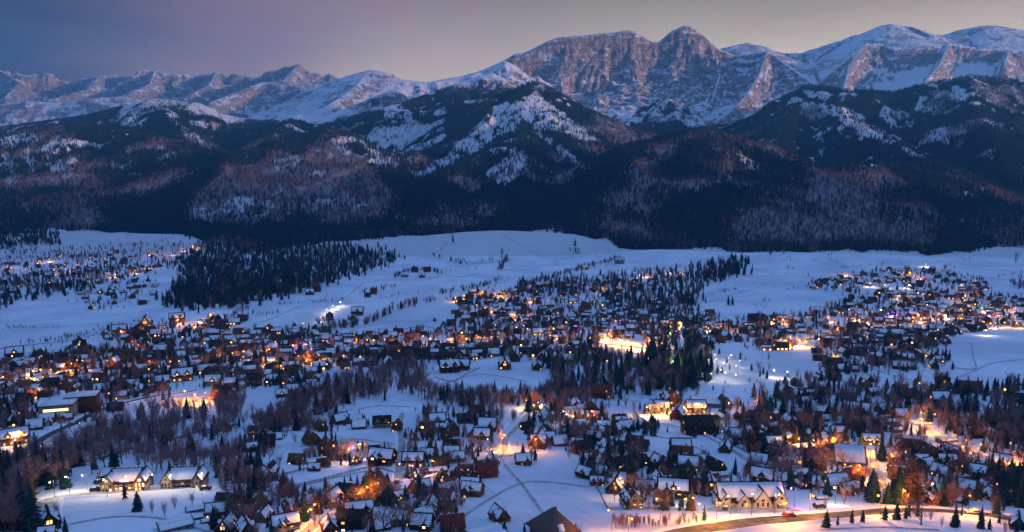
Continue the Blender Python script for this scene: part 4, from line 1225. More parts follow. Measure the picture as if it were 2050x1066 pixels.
HERO = [ # px, py, width px, type, rotation, wall, roof, snow, lit
 (98, 1056, 52, 1, 20, D_, D_, 1, .3), (397, 1024, 46, P_SHED, 14, 'grey', D_, 1, 0), (392, 1040, 30, P_SHED, 16, B, D_, 1, 0), (420, 1046, 34, P_SHED, 16, B, D_, 1, 0), (479, 1008, 30, 5, 30, RD, RD, 0, .1),
 (514, 1024, 40, 4, -20, B, 'rust', 0, .2), (454, 1064, 44, 1, -10, D_, D_, 1, .2), (352, 1058, 66, P_FLAT, 20, 'grey', 'grey', 1, 0), (95, 1075, 34, 0, 0, D_, D_, 1, .2),
 (555, 880, 20, 7, 8, B, D_, 1, .1), (602, 853, 26, 5, -15, B, D_, 0, .1), (643, 862, 28, 1, 25, B, 'rust', 0, .3), (681, 848, 30, 3, 35, B, D_, 1, .1), (707, 836, 23, 7, 5, D_, D_, 1, 0),
 (713, 846, 25, 7, 5, D_, D_, 1, 0), (719, 858, 28, 7, 5, B, D_, 1, 0), (765, 855, 36, 2, 4, 'cream', D_, 0, .1), (795, 862, 26, 4, -4, B, RD, 0, .2), (849, 862, 28, 1, -12, B, RD, 0, .2),
 (875, 850, 34, 0, 10, 'cream', D_, 1, .1), (902, 856, 24, 5, 18, 'white', D_, 1, .1), (916, 831, 24, P_SHED, 8, 'grey', D_, 1, 0), (976, 862, 38, 3, -6, B, D_, 1, .2), (965, 880, 34, 0, -4, D_, D_, 1, .2),
 (625, 890, 36, 5, 35, B, 'rust', 0, .15), (660, 914, 44, 4, 30, B, RD, 0, .15), (634, 928, 42, P_SHED, 17, RD, D_, 1, .0), (766, 930, 52, 6, -18, D_, D_, 1, .25), (828, 932, 44, 2, -5, 'cream', D_, 1, .35),
 (829, 958, 32, 5, 8, B, D_, 1, .5), (876, 946, 40, P_SHED, 10, B, D_, 1, .1), (914, 925, 32, 0, 14, 'cream', D_, 1, .3), (942, 908, 24, 5, -20, 'white', D_, 1, .1), (986, 928, 28, 1, 10, 'cream', D_, 1, .1),
 (974, 954, 40, 0, 20, RD, RD, 0, .05), (893, 990, 36, 7, 28, B, D_, 1, .1), (757, 990, 52, 4, 4, D_, B, 0, .2), (663, 1012, 46, 1, -25, 'cream', D_, 1, .3), (690, 1016, 34, 5, 30, B, D_, 1, .2),
 (624, 1025, 28, P_SHED, 14, 'white', D_, 1, 0), (517, 1032, 38, 5, 12, B, 'rust', 0, .2), (572, 1062, 56, 6, 14, 'cream', D_, 1, .3), (706, 1056, 58, 6, -8, D_, D_, 0, .25), (660, 1064, 40, 1, 15, B, RD, 1, .2),
 (764, 1060, 34, 7, 20, D_, D_, 1, .0), (975, 1078, 76, P_FLAT, 26, B, B, 1, .1), (905, 1062, 48, 0, 12, RD, RD, 0, .1), (845, 1058, 46, 3, -10, D_, D_, 1, .1),
 (1047, 929, 32, 3, 8, B, 'rust', 1, .2), (1078, 896, 44, 1, -12, B, RD, 1, .3), (1093, 888, 36, 0, 8, 'ochre', D_, 1, .9), (1096, 846, 36, 1, 16, 'cream', D_, 1, .3), (1120, 892, 30, 7, 14, B, D_, 1, .1),
 (1204, 796, 42, 2, -4, RD, RD, 0, .2), (1308, 826, 30, 1, 8, 'cream', D_, 1, .6), (1325, 822, 30, 3, -12, 'ochre', D_, 1, .7), (1343, 812, 44, 4, 10, B, B, 1, .4), (1358, 838, 36, 1, -20, RD, B, 1, .3),
 (1392, 826, 40, 2, 8, 'ochre', D_, 1, .8), (1412, 812, 60, P_FLAT, -6, 'grey', 'grey', 1, .2), (1450, 815, 30, 5, 20, 'ochre', 'rust', 0, .3), (1394, 868, 56, 6, 14, D_, D_, 0, .4), (1418, 860, 40, 0, 20, D_, D_, 0, .2),
 (1362, 905, 40, 3, 4, B, D_, 1, .1), (1377, 940, 42, 0, -4, 'grey', D_, 1, .4), (1334, 948, 40, 1, 14, D_, D_, 0, .1), (1281, 902, 34, 0, -16, 'grey', B, 0, .1), (1250, 862, 30, 3, 28, B, D_, 1, .1), (1236, 866, 30, 1, -30, 'white', D_, 1, .1),
 (1188, 940, 42, 4, -14, RD, B, 1, .1), (1172, 956, 34, 0, -40, B, D_, 1, .0), (1205, 950, 26, 7, -30, B, D_, 1, 0), (1234, 985, 46, 1, -16, D_, D_, 1, .4), (1264, 1014, 48, 4, 12, 'cream', D_, 1, .3), (1290, 985, 40, 2, 0, D_, D_, 1, .2), (1347, 996, 62, 6, -4, D_, D_, 1, .3),
 (1282, 1000, 30, 5, -10, 'cream', D_, 1, .2), (1440, 955, 36, P_SHED, 18, 'ochre', D_, 1, .3), (1215, 905, 34, 1, 16, B, D_, 1, .1), (1190, 882, 30, 0, -8, D_, D_, 1, .1), (1475, 880, 34, 3, 12, B, D_, 1, .2), (1500, 868, 40, 6, -8, D_, D_, 0, .4),
 (1525, 965, 44, 0, -14, D_, D_, 1, .2), (1573, 936, 36, 2, 14, B, D_, 1, .2), (1520, 930, 34, 3, -20, 'white', D_, 1, .2), (1621, 948, 38, 1, -16, D_, D_, 0, .1), (1672, 978, 46, 3, 22, 'ochre', 'grey', 1, .4), (1641, 975, 30, 7, -20, D_, D_, 1, 0),
 (1793, 926, 36, 1, 4, RD, RD, 1, .5), (1772, 918, 34, 0, -10, D_, 'grey', 1, .1), (1743, 890, 36, 2, 8, 'ochre', D_, 1, .9), (1697, 930, 58, 7, 0, 'ochre', 'grey', 1, .3), (1836, 942, 34, 4, 12, D_, D_, 0, .1), (1894, 932, 36, 0, 10, D_, D_, 1, .1),
 (2018, 945, 54, 6, -16, 'ochre', D_, 1, .9), (1580, 855, 34, 1, 8, RD, B, 1, .1), (1966, 930, 50, P_FLAT, 8, 'grey', 'grey', 1, .1), (1895, 886, 40, P_SHED, 24, 'grey', 'grey', 1, .0), (1872, 982, 42, P_FLAT, 4, D_, D_, 1, .0), (2038, 1058, 40, 1, -14, D_, D_, 1, .1),
 (1941, 786, 36, 2, 4, RD, RD, 0, .1), (1888, 776, 32, 4, -2, D_, D_, 0, .1), (2037, 806, 30, 2, 4, D_, D_, 0, .1), (1668, 760, 32, 4, 4, D_, D_, 0, .1), (1766, 825, 26, 3, 40, RD, 'grey', 1, .1), (1880, 808, 36, 0, 16, 'grey', D_, 1, .3),
 (1655, 890, 32, 1, 10, 'ochre', D_, 1, .5), (1610, 900, 44, P_SHED, 30, B, D_, 1, .2), (1720, 830, 36, 0, -8, B, D_, 1, .2), (1800, 838, 30, 3, 10, 'cream', D_, 1, .4), (1560, 965, 30, 7, 10, D_, D_, 1, .1), (1960, 955, 38, 0, -10, 'white', D_, 1, .2), (1930, 985, 40, 3, -18, D_, 'grey', 1, .2), (1905, 1005, 36, 7, 8, D_, D_, 1, .0),
 (1000, 1042, 40, 1, 28, B, RD, 1, .1), (1140, 1062, 24, 7, -10, D_, D_, 1, 0), (1985, 1000, 30, 1, 10, D_, D_, 1, .1), (1720, 975, 28, P_SHED, -14, 'ochre', D_, 1, .2), (1645, 1000, 26, P_SHED, 18, D_, D_, 1, .0), (1548, 895, 34, 0, 12, D_, D_, 1, .3), (1452, 905, 30, 1, -16, B, D_, 1, .2),
 (428, 772, 32, 0, -6, 'cream', D_, 1, .5), (366, 762, 40, 2, 10, 'ochre', D_, 1, .7), (447, 800, 40, 0, -38, RD, B, 0, .1), (30, 888, 50, 2, 20, 'ochre', B, 1, .9), (70, 860, 30, 7, 10, B, D_, 1, .1), (160, 700, 32, 1, 18, D_, D_, 0, .4), (30, 715, 30, 0, 12, D_, B, 1, .2), (240, 668, 26, 0, 6, 'ochre', D_, 1, .8), (292, 655, 30, 1, 8, 'ochre', D_, 1, .8), (355, 645, 28, 2, 6, B, D_, 1, .3),
 (1010, 738, 30, 1, 4, B, D_, 1, .3), (900, 745, 40, 2, 10, D_, D_, 1, .2), (925, 740, 30, 0, -6, B, D_, 1, .2), (1075, 740, 24, 1, 6, B, RD, 1, .1), (565, 795, 24, 0, 8, B, D_, 1, .2),
 (635, 583, 18, 1, 10, B, B, 0, .1), (620, 590, 16, 0, 14, D_, D_, 1, 0), (748, 588, 16, 4, 10, RD, RD, 0, .1), (736, 595, 12, 0, 6, RD, B, 0, .2), (870, 643, 9, 5, 6, RD, D_, 1, .1), (660, 640, 18, 4, 5, D_, D_, 0, .1), (716, 630, 22, 0, 0, RD, B, 1, .2), (704, 640, 16, 1, 20, B, D_, 1, .2),
 (810, 555, 14, 0, 5, 'white', B, 1, .2), (830, 545, 16, 1, 10, B, D_, 0, .1), (855, 545, 14, 0, 10, RD, B, 0, .1), (845, 556, 12, 0, 0, B, D_, 1, .1), (1240, 528, 18, 2, 5, 'white', B, 1, .1), (1205, 585, 16, 1, 10, 'ochre', B, 1, .9), (1170, 540, 14, 0, 5, 'ochre', B, 1, .5),
]
for h in HERO:
    hero(*h)

# ---- special buildings
def guesthouse(px, py, wpx, rot, lit, sign, label):
    """two gabled end wings with a long steep roof between"""
    P = Proto(); P.size = 24.0
    rnd = random.Random(int(px))
    w = MB(); w.gable(18, 11, .5, 5.2, 12.0); P.add('wall', w.mesh('wall', [M_WALL]), -1, 'wall')
    b = MB(); b.box(-12.2, -8.4, -2.5, 12.2, 5.6, .8); P.add('plinth', b.mesh('plinth', [M_STONE]))
    r = MB(); r.slabs(18, 11, 5.2, 12.0, .6, .8, .25, .02); ri = P.add('roof', r.mesh('roof', [M_ROOF]), -1, 'roof')
    s = MB(); s.slabs(16, 11, 5.2, 12.0, 0, .8, .22, .28, 0, None, (.06, .84), .05, rnd); P.add('roof_snow', s.mesh('roof_snow', [M_RSNOW]), ri, 'snow')
    for c in (-4, 0, 4): P.add('chimney', ME_CHIM, ri, '', (c, 1.2, 11.3))
    for sx in (-1, 1):
        Mw = Matrix.Translation((sx * 9.2, -1.6, 0)) @ Matrix.Rotation(math.pi / 2, 4, 'Z')
        a = MB(); a.gable(13, 7, .5, 6.0, 11.2, 0, Mw); wi = P.add('wing', a.mesh('wing', [M_WALL]), -1, 'wall')
        a = MB(); a.slabs(13, 7, 6.0, 11.2, .7, .6, .25, .02, 0, Mw); P.add('wing_roof', a.mesh('wing_roof', [M_ROOF]), wi, 'roof')
        a = MB(); a.slabs(13, 7, 6.0, 11.2, .7, .6, .2, .28, 0, Mw, (.14, .84), .08, rnd, ends=.7); P.add('wing_snow', a.mesh('wing_snow', [M_RSNOW]), wi, 'snow')
        for zz in (2.0, 4.6):
            for xx in (-2, 0, 2): P.add('window', WIN['t'], wi, 'win', (sx * 9.2 + xx, -8.15, zz))
        P.add('window', WIN['w'], wi, 'win', (sx * 9.2, -8.15, 7.6))
    for zz in (2.0, 4.4):
        for k in range(5): P.add('window', WIN['w'], -1, 'win', (-5 + 2.5 * k, -5.55, zz))
    m = MB(); m.box(-5.6, -7.2, 3.1, 5.6, -5.5, 3.25)
    for k in range(20): x = -5.6 + 11.2 * k / 19; m.box(x - .05, -7.15, 3.25, x + .05, -7.08, 4.1)
    m.box(-5.6, -7.2, 4.1, 5.6, -7.05, 4.22); P.add('balcony', m.mesh('balcony', [M_WALL]), -1, 'wall')
    x, y, z = ground1(px, py)
    sc = wpx * y / F0 / P.size
    o, obs = set_house(P, (x, y, z), math.radians(rot) - math.atan2(x, y) * .4, sc, 'guesthouse', WALLS['cream'], ROOFS['brown'], lit, 3.2, int(px))
    if sign:
        m = MB(); m.box(-2.6, -.12, -.5, 2.6, .1, .5)
        sg = bpy.data.objects.new('sign_board', m.mesh('sign_board', [mat_glow('violet_sign', (.62, .38, 1.0), 3)])); COL.objects.link(sg)
        sg.parent = o; sg.location = (0, -6.0, 6.6)
    tag(o, label, 'guesthouse', 'twin guesthouses on the lit terrace')
    SPOTS.append((x, y, 14 * sc + 3))
    return o
guesthouse(258, 976, 84, -4, .85, True, 'left twin guesthouse with lit windows and glowing violet sign board')
guesthouse(372, 972, 80, -4, .15, False, 'right twin guesthouse with snowy roof and mostly dark cream front')

def big_guesthouse():
    P = Proto(); P.size = 36.0
    rnd = random.Random(5)
    w = MB(); w.gable(34, 12, .5, 6.0, 13.0); P.add('wall', w.mesh('wall', [M_WALL]), -1, 'wall')
    b = MB(); b.box(-17.2, -9.2, -3, 17.2, 6.2, .9); P.add('plinth', b.mesh('plinth', [M_STONE]))
    r = MB(); r.slabs(34, 12, 6, 13, .7, .8, .25, .02); ri = P.add('roof', r.mesh('roof', [M_ROOF]), -1, 'roof')
    s = MB(); s.slabs(34, 12, 6, 13, .7, .8, .22, .28, 0, None, (.08, .86), .06, rnd, ends=.7); P.add('roof_snow', s.mesh('roof_snow', [M_RSNOW]), ri, 'snow')
    for c in (-11, -3, 5, 12): P.add('chimney', ME_CHIM, ri, '', (c, 1.4, 12.2))
    for xx, ww, hh in ((-14.5, 5.5, 7), (-5, 7, 5.5), (4.5, 9, 6), (14, 6, 7)):
        Mw = Matrix.Translation((xx, -3.4, 0)) @ Matrix.Rotation(math.pi / 2, 4, 'Z')
        hr_ = min(12.6, hh + ww * .68)
        a = MB(); a.gable(11, ww, .5, hh, hr_, 0, Mw); wi = P.add('wing', a.mesh('wing', [M_WALL]), -1, 'wall')
        a = MB(); a.slabs(11, ww, hh, hr_, .6, .5, .22, .02, 0, Mw); P.add('wing_roof', a.mesh('wing_roof', [M_ROOF]), wi, 'roof')
        a = MB(); a.slabs(11, ww, hh, hr_, .6, .5, .2, .25, 0, Mw, (.14, .85), .08, rnd, ends=.6); P.add('wing_snow', a.mesh('wing_snow', [M_RSNOW]), wi, 'snow')
        for zz in (2.0, 4.6):
            for x2 in ((-1, 1) if ww < 8 else (-2.6, 0, 2.6)): P.add('window', WIN['t'], wi, 'win', (xx + x2, -8.95, zz))
        P.add('window', WIN['w'], wi, 'win', (xx, -8.95, hh + .7))
    for zz in (2.0, 4.6):
        for x2 in (-10.5, -9, -.6, 9.6, 10.8): P.add('window', WIN['s'], -1, 'win', (x2, -6.05, zz))
    x, y, z = ground1(1497, 1012)
    sc = 146 * y / F0 / P.size
    o, obs = set_house(P, (x, y, z), math.radians(2), sc, 'guesthouse', WALLS['white'], ROOFS['dark'], .25, 3, 3)
    tag(o, 'long white guesthouse with four snowy gables above the lit road', 'guesthouse')
    SPOTS.append((x, y, 16)); SPOTS.append((x - 12, y, 10)); SPOTS.append((x + 12, y, 10))
big_guesthouse()

def hip_house():
    x, y, z = ground1(1107, 1068)
    sc = 88 * y / F0 / 17
    root = bpy.data.objects.new('house', None); COL.objects.link(root)
    root.location = (x, y, z); root.scale = (sc,) * 3; root.rotation_euler = (0, 0, math.radians(28))
    m = MB(); m.box(-7, -7, -3, 7, 7, 3); o = link('wall', m.mesh('wall', [M_WALL]), None, root); o.color = (*WALLS['brown'], 1)
    m = MB(); e = 8.4; m.add([(-e, -e, 2.4), (e, -e, 2.4), (e, e, 2.4), (-e, e, 2.4), (-e, -e, 2.7), (e, -e, 2.7), (e, e, 2.7), (-e, e, 2.7), (0, 0, 11.5)],
                             [(0, 3, 2, 1), (0, 1, 5, 4), (1, 2, 6, 5), (2, 3, 7, 6), (3, 0, 4, 7), (4, 5, 8), (5, 6, 8), (6, 7, 8), (7, 4, 8)])
    rf = link('roof', m.mesh('roof', [M_ROOF]), None, root); rf.color = (0.13, 0.085, 0.075, 1)
    m = MB(); m.hexa([(-1.3, -7.3, 3.95), (1.3, -7.3, 3.95), (1.3, -5.2, 6.2), (-1.3, -5.2, 6.2), (-1.3, -7.45, 4.1), (1.3, -7.45, 4.1), (1.3, -5.35, 6.35), (-1.3, -5.35, 6.35)])
    link('roof_snow', m.mesh('roof_snow', [M_RSNOW]), None, rf)
    c = link('chimney', ME_CHIM, None, rf); c.location = (2.2, 1.5, 9.5)
    for k in range(4):
        wn = link('window', WIN['w'], None, root); wn.location = (-4.5 + 3 * k, -7.05, 1.6); wn.color = (0, 0, 0, 0)
        wn = link('window', WIN['w'], None, root); wn.location = (-7.05, -4.5 + 3 * k, 1.6); wn.rotation_euler = (0, 0, -math.pi / 2); wn.color = (0, 0, 0, 0)
    tag(root, 'big brown house with bare pyramid roof at the bottom edge', 'house', 'houses of the near streets')
    SPOTS.append((x, y, 11 * sc))
hip_house()

def hall():
    x, y, z = ground1(120, 832)
    root = bpy.data.objects.new('industrial_hall', None); COL.objects.link(root)
    k = y / F0
    root.location = (x, y, z); root.rotation_euler = (0, 0, math.radians(16))
    def body(name, cx, cy, w, d, h, c, par=root):
        m = MB(); m.box(cx - w / 2, cy - d / 2, -3, cx + w / 2, cy + d / 2, h); o = link(name, m.mesh(name, [M_WALL]), None, par); o.color = (*c, 1)
        m = MB(); m.box(cx - w / 2 - .3, cy - d / 2 - .3, h, cx + w / 2 + .3, cy + d / 2 + .3, h + .35)
        r = link('flat_roof', m.mesh('flat_roof', [M_ROOF]), None, o); r.color = (.1, .09, .09, 1)
        m = MB(); m.box(cx - w / 2 - .1, cy - d / 2 - .1, h + .352, cx + w / 2 + .1, cy + d / 2 + .1, h + .7)
        link('snow_sheet', m.mesh('snow_sheet', [M_RSNOW]), None, o)
        return o
    body('main_block', 0, 0, 62 * k, 46 * k, 9 * .9, WALLS['cream'])
    body('rear_block', 34 * k, 38 * k, 60 * k, 40 * k, 9, WALLS['brown'])
    body('front_annex', -2 * k, -44 * k, 42 * k, 20 * k, 4, WALLS['cream'])
    for i in range(10):
        wn = link('window', WIN['q'], None, root); wn.location = (-20 * k + i * 4.4 * k, -23 * k - .05, 5.6); wn.color = (1, .72, .35, 2.2)
    tag(root, 'flat roofed hall under snow with a lit strip of windows', 'hall')
    SPOTS.append((x, y, 46 * k)); SPOTS.append((x + 25 * k, y + 30 * k, 40 * k))
hall()

# ---- roads
ROADPTS = []
def smooth_line(pts, step=4.0):
    P = [np.array(p, float) for p in pts]
    P = [2 * P[0] - P[1]] + P + [2 * P[-1] - P[-2]]
    out = []
    for i in range(1, len(P) - 2):
        n = max(2, int(np.linalg.norm(P[i + 1] - P[i]) / step))
        for j in range(n):
            t = j / n
            out.append(.5 * (2 * P[i] + (P[i + 1] - P[i - 1]) * t + (2 * P[i - 1] - 5 * P[i] + 4 * P[i + 1] - P[i + 2]) * t * t + (3 * P[i] - P[i - 1] - 3 * P[i + 1] + P[i + 2]) * t ** 3))
    out.append(P[-2])
    return np.array(out)
def ribbon(line, offs, zs, wob=0.0, seed=0):
    """strip along a plan line: offsets across and heights above ground"""
    t = np.gradient(line, axis=0); t /= np.linalg.norm(t, axis=1)[:, None]
    nrm = np.stack([t[:, 1], -t[:, 0]], 1)
    V = []
    for o_, z_l in zip(offs, zs):
        p = line + nrm * o_
        zz = valley(p[:, 0], p[:, 1]) + z_l
        if wob: zz = zz + wob * (z_l > .25) * fbm(p[:, 0] / 2.5 + o_, p[:, 1] / 2.5, 2, seed)
        V.append(np.stack([p[:, 0], p[:, 1], zz], 1))
    V = np.array(V); m, n = V.shape[:2]
    F_ = [(a * n + i, a * n + i + 1, (a + 1) * n + i + 1, (a + 1) * n + i) for a in range(m - 1) for i in range(n - 1)]
    me = mesh_from('strip', V.reshape(-1, 3), F_, True)
    return me
def road(pts, w, mat, name='road', banks=True):
    g = ground_at([p[0] for p in pts], [p[1] for p in pts])
    line = smooth_line(np.stack([g[0], g[1]], 1))
    ROADPTS.extend((float(a), float(b), w / 2 + 2.5) for a, b in line[::2])
    h = w / 2
    lift = .10 + .00025 * line[:, 1].mean()
    o = link(name, ribbon(line, [-h, -h / 2, 0, h / 2, h], [lift, lift + .04, lift + .06, lift + .04, lift]), mat)
    tag(o, kind='structure')
    if banks:
        for sd in (-1, 1):
            link('snow_bank', ribbon(line, [sd * (h - .25), sd * (h + .4), sd * (h + 1.1), sd * (h + 2.0)], [lift - .02, lift + .45, lift + .5, -.05], .3, 3), M_RSNOW, o)
    return line
LINES = {}
LINES['main'] = road([(1240, 1100), (1290, 1088), (1340, 1075), (1400, 1062), (1500, 1047), (1626, 1036), (1720, 1029), (1815, 1022), (1910, 1026), (1973, 1032), (2033, 1042), (2140, 1066)], 9.5, M_ASPH)
LINES['left'] = road([(-30, 940), (20, 915), (60, 895), (104, 869), (150, 848), (220, 815), (300, 796), (355, 789), (395, 782)], 5.5, M_ASPH)
LINES['drive'] = road([(88, 1040), (92, 1015), (104, 1000), (140, 994), (175, 990), (230, 986), (290, 982), (350, 978), (418, 973)], 6, M_PACK)
LINES['mid'] = road([(590, 1085), (640, 1046), (690, 1024), (730, 1012), (765, 1000), (792, 980), (798, 955), (801, 925), (803, 900), (804, 880), (800, 850), (806, 828)], 4, M_PACK)
LINES['mid2'] = road([(795, 968), (850, 960), (905, 945), (950, 928), (985, 914), (1010, 902), (1012, 880), (1040, 850), (1060, 826)], 3.6, M_PACK)
LINES['climb'] = road([(1800, 840), (1835, 852), (1862, 864), (1905, 890), (1940, 905), (1975, 917), (2020, 935), (2070, 950)], 5, M_PACK)
LINES['curve'] = road([(1600, 672), (1615, 690), (1650, 707), (1690, 720), (1760, 744), (1830, 764), (1885, 785), (1940, 800), (1972, 815), (1978, 828), (1955, 842), (1900, 850), (1835, 852)], 4.5, M_PACK)
LINES['yard'] = road([(1590, 900), (1640, 900), (1690, 908), (1735, 915), (1745, 945), (1700, 955), (1650, 950)], 6, M_PACK, banks=False)
LINES['yard2'] = road([(1745, 900), (1748, 930), (1760, 960), (1775, 1000), (1790, 1022)], 4, M_PACK, banks=False)
LINES['street'] = road([(-30, 778), (80, 758), (200, 736), (330, 738), (420, 728), (520, 714), (640, 700), (760, 691), (870, 690), (1000, 686), (1080, 683), (1180, 688), (1240, 692), (1310, 700), (1400, 705)], 7, M_ASPH, banks=False)
LINES['stream'] = road([(150, 930), (260, 900), (330, 885), (400, 864), (480, 850)], 3.5, M_ASPH, 'path', False)
LINES['east'] = road([(1560, 690), (1680, 668), (1800, 655), (1930, 640), (2080, 640)], 7, M_ASPH, banks=False)
LINES['hotel'] = road([(1290, 846), (1340, 852), (1400, 870), (1470, 905), (1530, 945)], 4, M_PACK)
road([(362, 800), (385, 803), (410, 800), (425, 797)], 16, M_PACK, 'courtyard', False)
LINES['court'] = road([(1420, 1018), (1460, 1022), (1530, 1022), (1590, 1020)], 9, M_PACK, 'courtyard', False)

# trodden tracks across the open fields
for tr in ([(420, 1066), (330, 1040), (230, 1035), (140, 1050)], [(900, 1060), (980, 1000), (1060, 965), (1180, 975)], [(1010, 930), (1060, 990), (1100, 1050)], [(1640, 1062), (1760, 1056), (1880, 1062)],
           [(440, 672), (540, 640), (620, 610), (700, 590), (760, 560)], [(480, 660), (600, 650), (650, 640)], [(700, 660), (780, 645), (860, 645)], [(900, 540), (980, 520), (1080, 512), (1180, 505)],
           [(1000, 470), (1060, 500), (1120, 530)], [(1420, 605), (1520, 575), (1640, 560)], [(1510, 545), (1640, 530), (1790, 525), (1950, 530)], [(0, 665), (120, 655), (230, 645)], [(150, 480), (250, 490), (330, 485)],
           [(1910, 760), (1980, 730), (2050, 720)], [(880, 770), (960, 750), (1060, 765)], [(600, 895), (700, 880), (790, 890)], [(560, 985), (680, 955), (780, 935)], [(650, 845), (740, 815), (820, 815)], [(1220, 930), (1330, 915), (1420, 930)],
           [(1300, 870), (1380, 890), (1450, 930)]):
    road(tr, 1.3, M_PACK, 'path', False)
ROADPTS[:] = [r for r in ROADPTS if r[2] > 3.5]
# ---- houses scattered through the town clusters
FIELDS = [[(352, 786), (420, 780), (432, 812), (384, 826), (352, 806)], [(690, 862), (800, 852), (822, 905), (720, 902)], [(830, 886), (1000, 872), (1000, 893), (840, 905)], [(530, 905), (640, 885), (620, 905), (545, 952)], [(1000, 935), (1020, 925), (1160, 930), (1195, 1000), (1215, 1060), (1000, 1066), (950, 1000)], [(1900, 800), (1970, 805), (1960, 840), (1880, 835)], [(1600, 810), (1740, 800), (1740, 825), (1610, 832)], [(880, 1075), (1000, 925), (1035, 935), (1130, 935), (1190, 1020), (1180, 1080)], [(120, 1008), (400, 985), (420, 1075), (130, 1075)], [(1540, 1080), (1640, 1055), (1830, 1050), (1950, 1080)],
    [(560, 960), (760, 925), (800, 950), (600, 1000)], [(420, 680), (600, 590), (740, 550), (960, 560), (1000, 560), (880, 620), (700, 660), (560, 660)], [(660, 672), (900, 612), (915, 650), (740, 672)],
    [(0, 640), (210, 625), (330, 640), (220, 660), (0, 705)], [(1400, 560), (1500, 540), (1640, 560), (1560, 600), (1400, 615)], [(1900, 680), (2050, 670), (2050, 790), (1960, 790), (1910, 740)],
    [(870, 745), (1000, 715), (1100, 740), (1110, 790), (870, 795)], [(1200, 1025), (1400, 1025), (1400, 1045), (1200, 1045)], [(640, 830), (830, 795), (830, 830), (740, 850)], [(1540, 705), (1620, 700), (1640, 740), (1540, 760)],
    [(800, 540), (1000, 460), (1230, 490), (1210, 540), (1000, 590), (900, 570)], [(470, 800), (560, 780), (600, 800), (520, 830)], [(1270, 870), (1470, 900), (1500, 960), (1400, 920), (1280, 900)], [(600, 870), (700, 865), (790, 900), (700, 905)], [(1220, 915), (1330, 900), (1330, 925), (1240, 935)]]
def in_poly(px, py, poly):
    px = np.asarray(px, float); py = np.asarray(py, float)
    ins = np.zeros(px.shape, bool)
    n = len(poly)
    for i in range(n):
        x1, y1 = poly[i]; x2, y2 = poly[(i + 1) % n]
        if y1 == y2: continue
        ins ^= ((y1 > py) != (y2 > py)) & (px < (x2 - x1) * (py - y1) / (y2 - y1) + x1)
    return ins
def sample_poly(poly, n):
    a = np.array(poly, float); lo, hi = a.min(0), a.max(0)
    out = np.zeros((0, 2))
    while len(out) < n:
        c = RNG.uniform(lo, hi, (n * 3, 2))
        out = np.concatenate([out, c[in_poly(c[:, 0], c[:, 1], poly)]])
    return out[:n]
CLUSTERS = [ # polygon, count, lit share, angle
    ([(0, 735), (120, 705), (300, 695), (430, 695), (520, 668), (640, 668), (900, 668), (915, 700), (790, 728), (650, 745), (520, 775), (400, 755), (300, 770), (200, 780), (60, 800), (0, 830)], 185, .6, 10),
    ([(880, 640), (950, 590), (1100, 555), (1240, 560), (1240, 620), (1330, 665), (1200, 688), (1000, 700), (900, 690)], 150, .42, 6),
    ([(1000, 700), (1180, 695), (1240, 715), (1200, 735), (1000, 720)], 14, .3, 0),
    ([(1480, 640), (1600, 640), (1720, 590), (1960, 590), (2060, 600), (2060, 655), (1900, 672), (1880, 740), (1700, 752), (1520, 700)], 170, .45, -8),
    ([(1560, 575), (1640, 562), (1760, 540), (1900, 538), (1985, 572), (1960, 600), (1800, 595), (1700, 590)], 60, .35, -8),
    ([(0, 525), (120, 512), (370, 498), (385, 515), (300, 545), (200, 570), (0, 590)], 62, .5, 8),
    ([(150, 590), (260, 560), (330, 560), (300, 610), (180, 630)], 14, .1, 8),
    ([(200, 668), (420, 640), (480, 650), (420, 690), (220, 690)], 24, .6, 8),
    ([(480, 485), (640, 482), (640, 490), (480, 492)], 9, .9, 0),
    ([(1240, 600), (1400, 620), (1470, 660), (1400, 690), (1260, 660)], 22, .4, 5),
    ([(1250, 560), (1420, 545), (1420, 560), (1250, 580)], 7, .5, 5),
    ([(1020, 860), (1160, 850), (1200, 870), (1180, 905), (1120, 900)], 7, .2, 10), ([(1420, 830), (1560, 830), (1560, 900), (1480, 860)], 8, .3, 10),
    ([(1560, 760), (1900, 765), (1900, 800), (1580, 800)], 8, .1, 5), ([(860, 560), (1030, 555), (1030, 590), (900, 610)], 10, .3, 5),
    ([(0, 790), (60, 790), (60, 860), (0, 860)], 6, .6, 10),
    ([(430, 1000), (800, 1000), (800, 1070), (430, 1070)], 12, .25, 10), ([(800, 1010), (900, 1000), (900, 1070), (800, 1070)], 5, .2, 10), ([(500, 870), (700, 870), (700, 965), (520, 965)], 6, .2, 14),
    ([(700, 880), (1000, 880), (1000, 1000), (720, 1000)], 14, .3, 8), ([(830, 825), (1000, 825), (1000, 880), (830, 880)], 6, .2, 0), ([(1150, 860), (1300, 840), (1340, 900), (1200, 1000), (1150, 940)], 14, .2, 10),
    ([(1300, 900), (1460, 900), (1430, 990), (1300, 980)], 10, .3, 5), ([(1450, 860), (1620, 860), (1620, 1000), (1480, 960)], 16, .3, 12), ([(1620, 900), (1900, 900), (2060, 920), (2060, 1010), (1850, 1010), (1620, 990)], 24, .35, 8),
    ([(1560, 800), (1800, 800), (1800, 880), (1580, 880)], 12, .3, 5), ([(1800, 790), (2060, 790), (2060, 900), (1850, 860)], 12, .3, 8), ([(450, 760), (640, 745), (640, 790), (480, 800)], 8, .3, 8),
    ([(420, 640), (520, 640), (640, 665), (420, 690)], 15, .5, 8), ([(1250, 640), (1480, 640), (1540, 690), (1300, 690)], 28, .4, 4), ([(1050, 820), (1200, 815), (1200, 850), (1050, 850)], 8, .4, 6),
    ([(60, 850), (200, 800), (330, 780), (300, 800), (120, 870)], 6, .3, 16), ([(640, 700), (1000, 700), (1000, 720), (700, 740)], 22, .4, 4), ([(200, 780), (330, 760), (330, 785), (210, 800)], 8, .3, 10),
]
cand = []
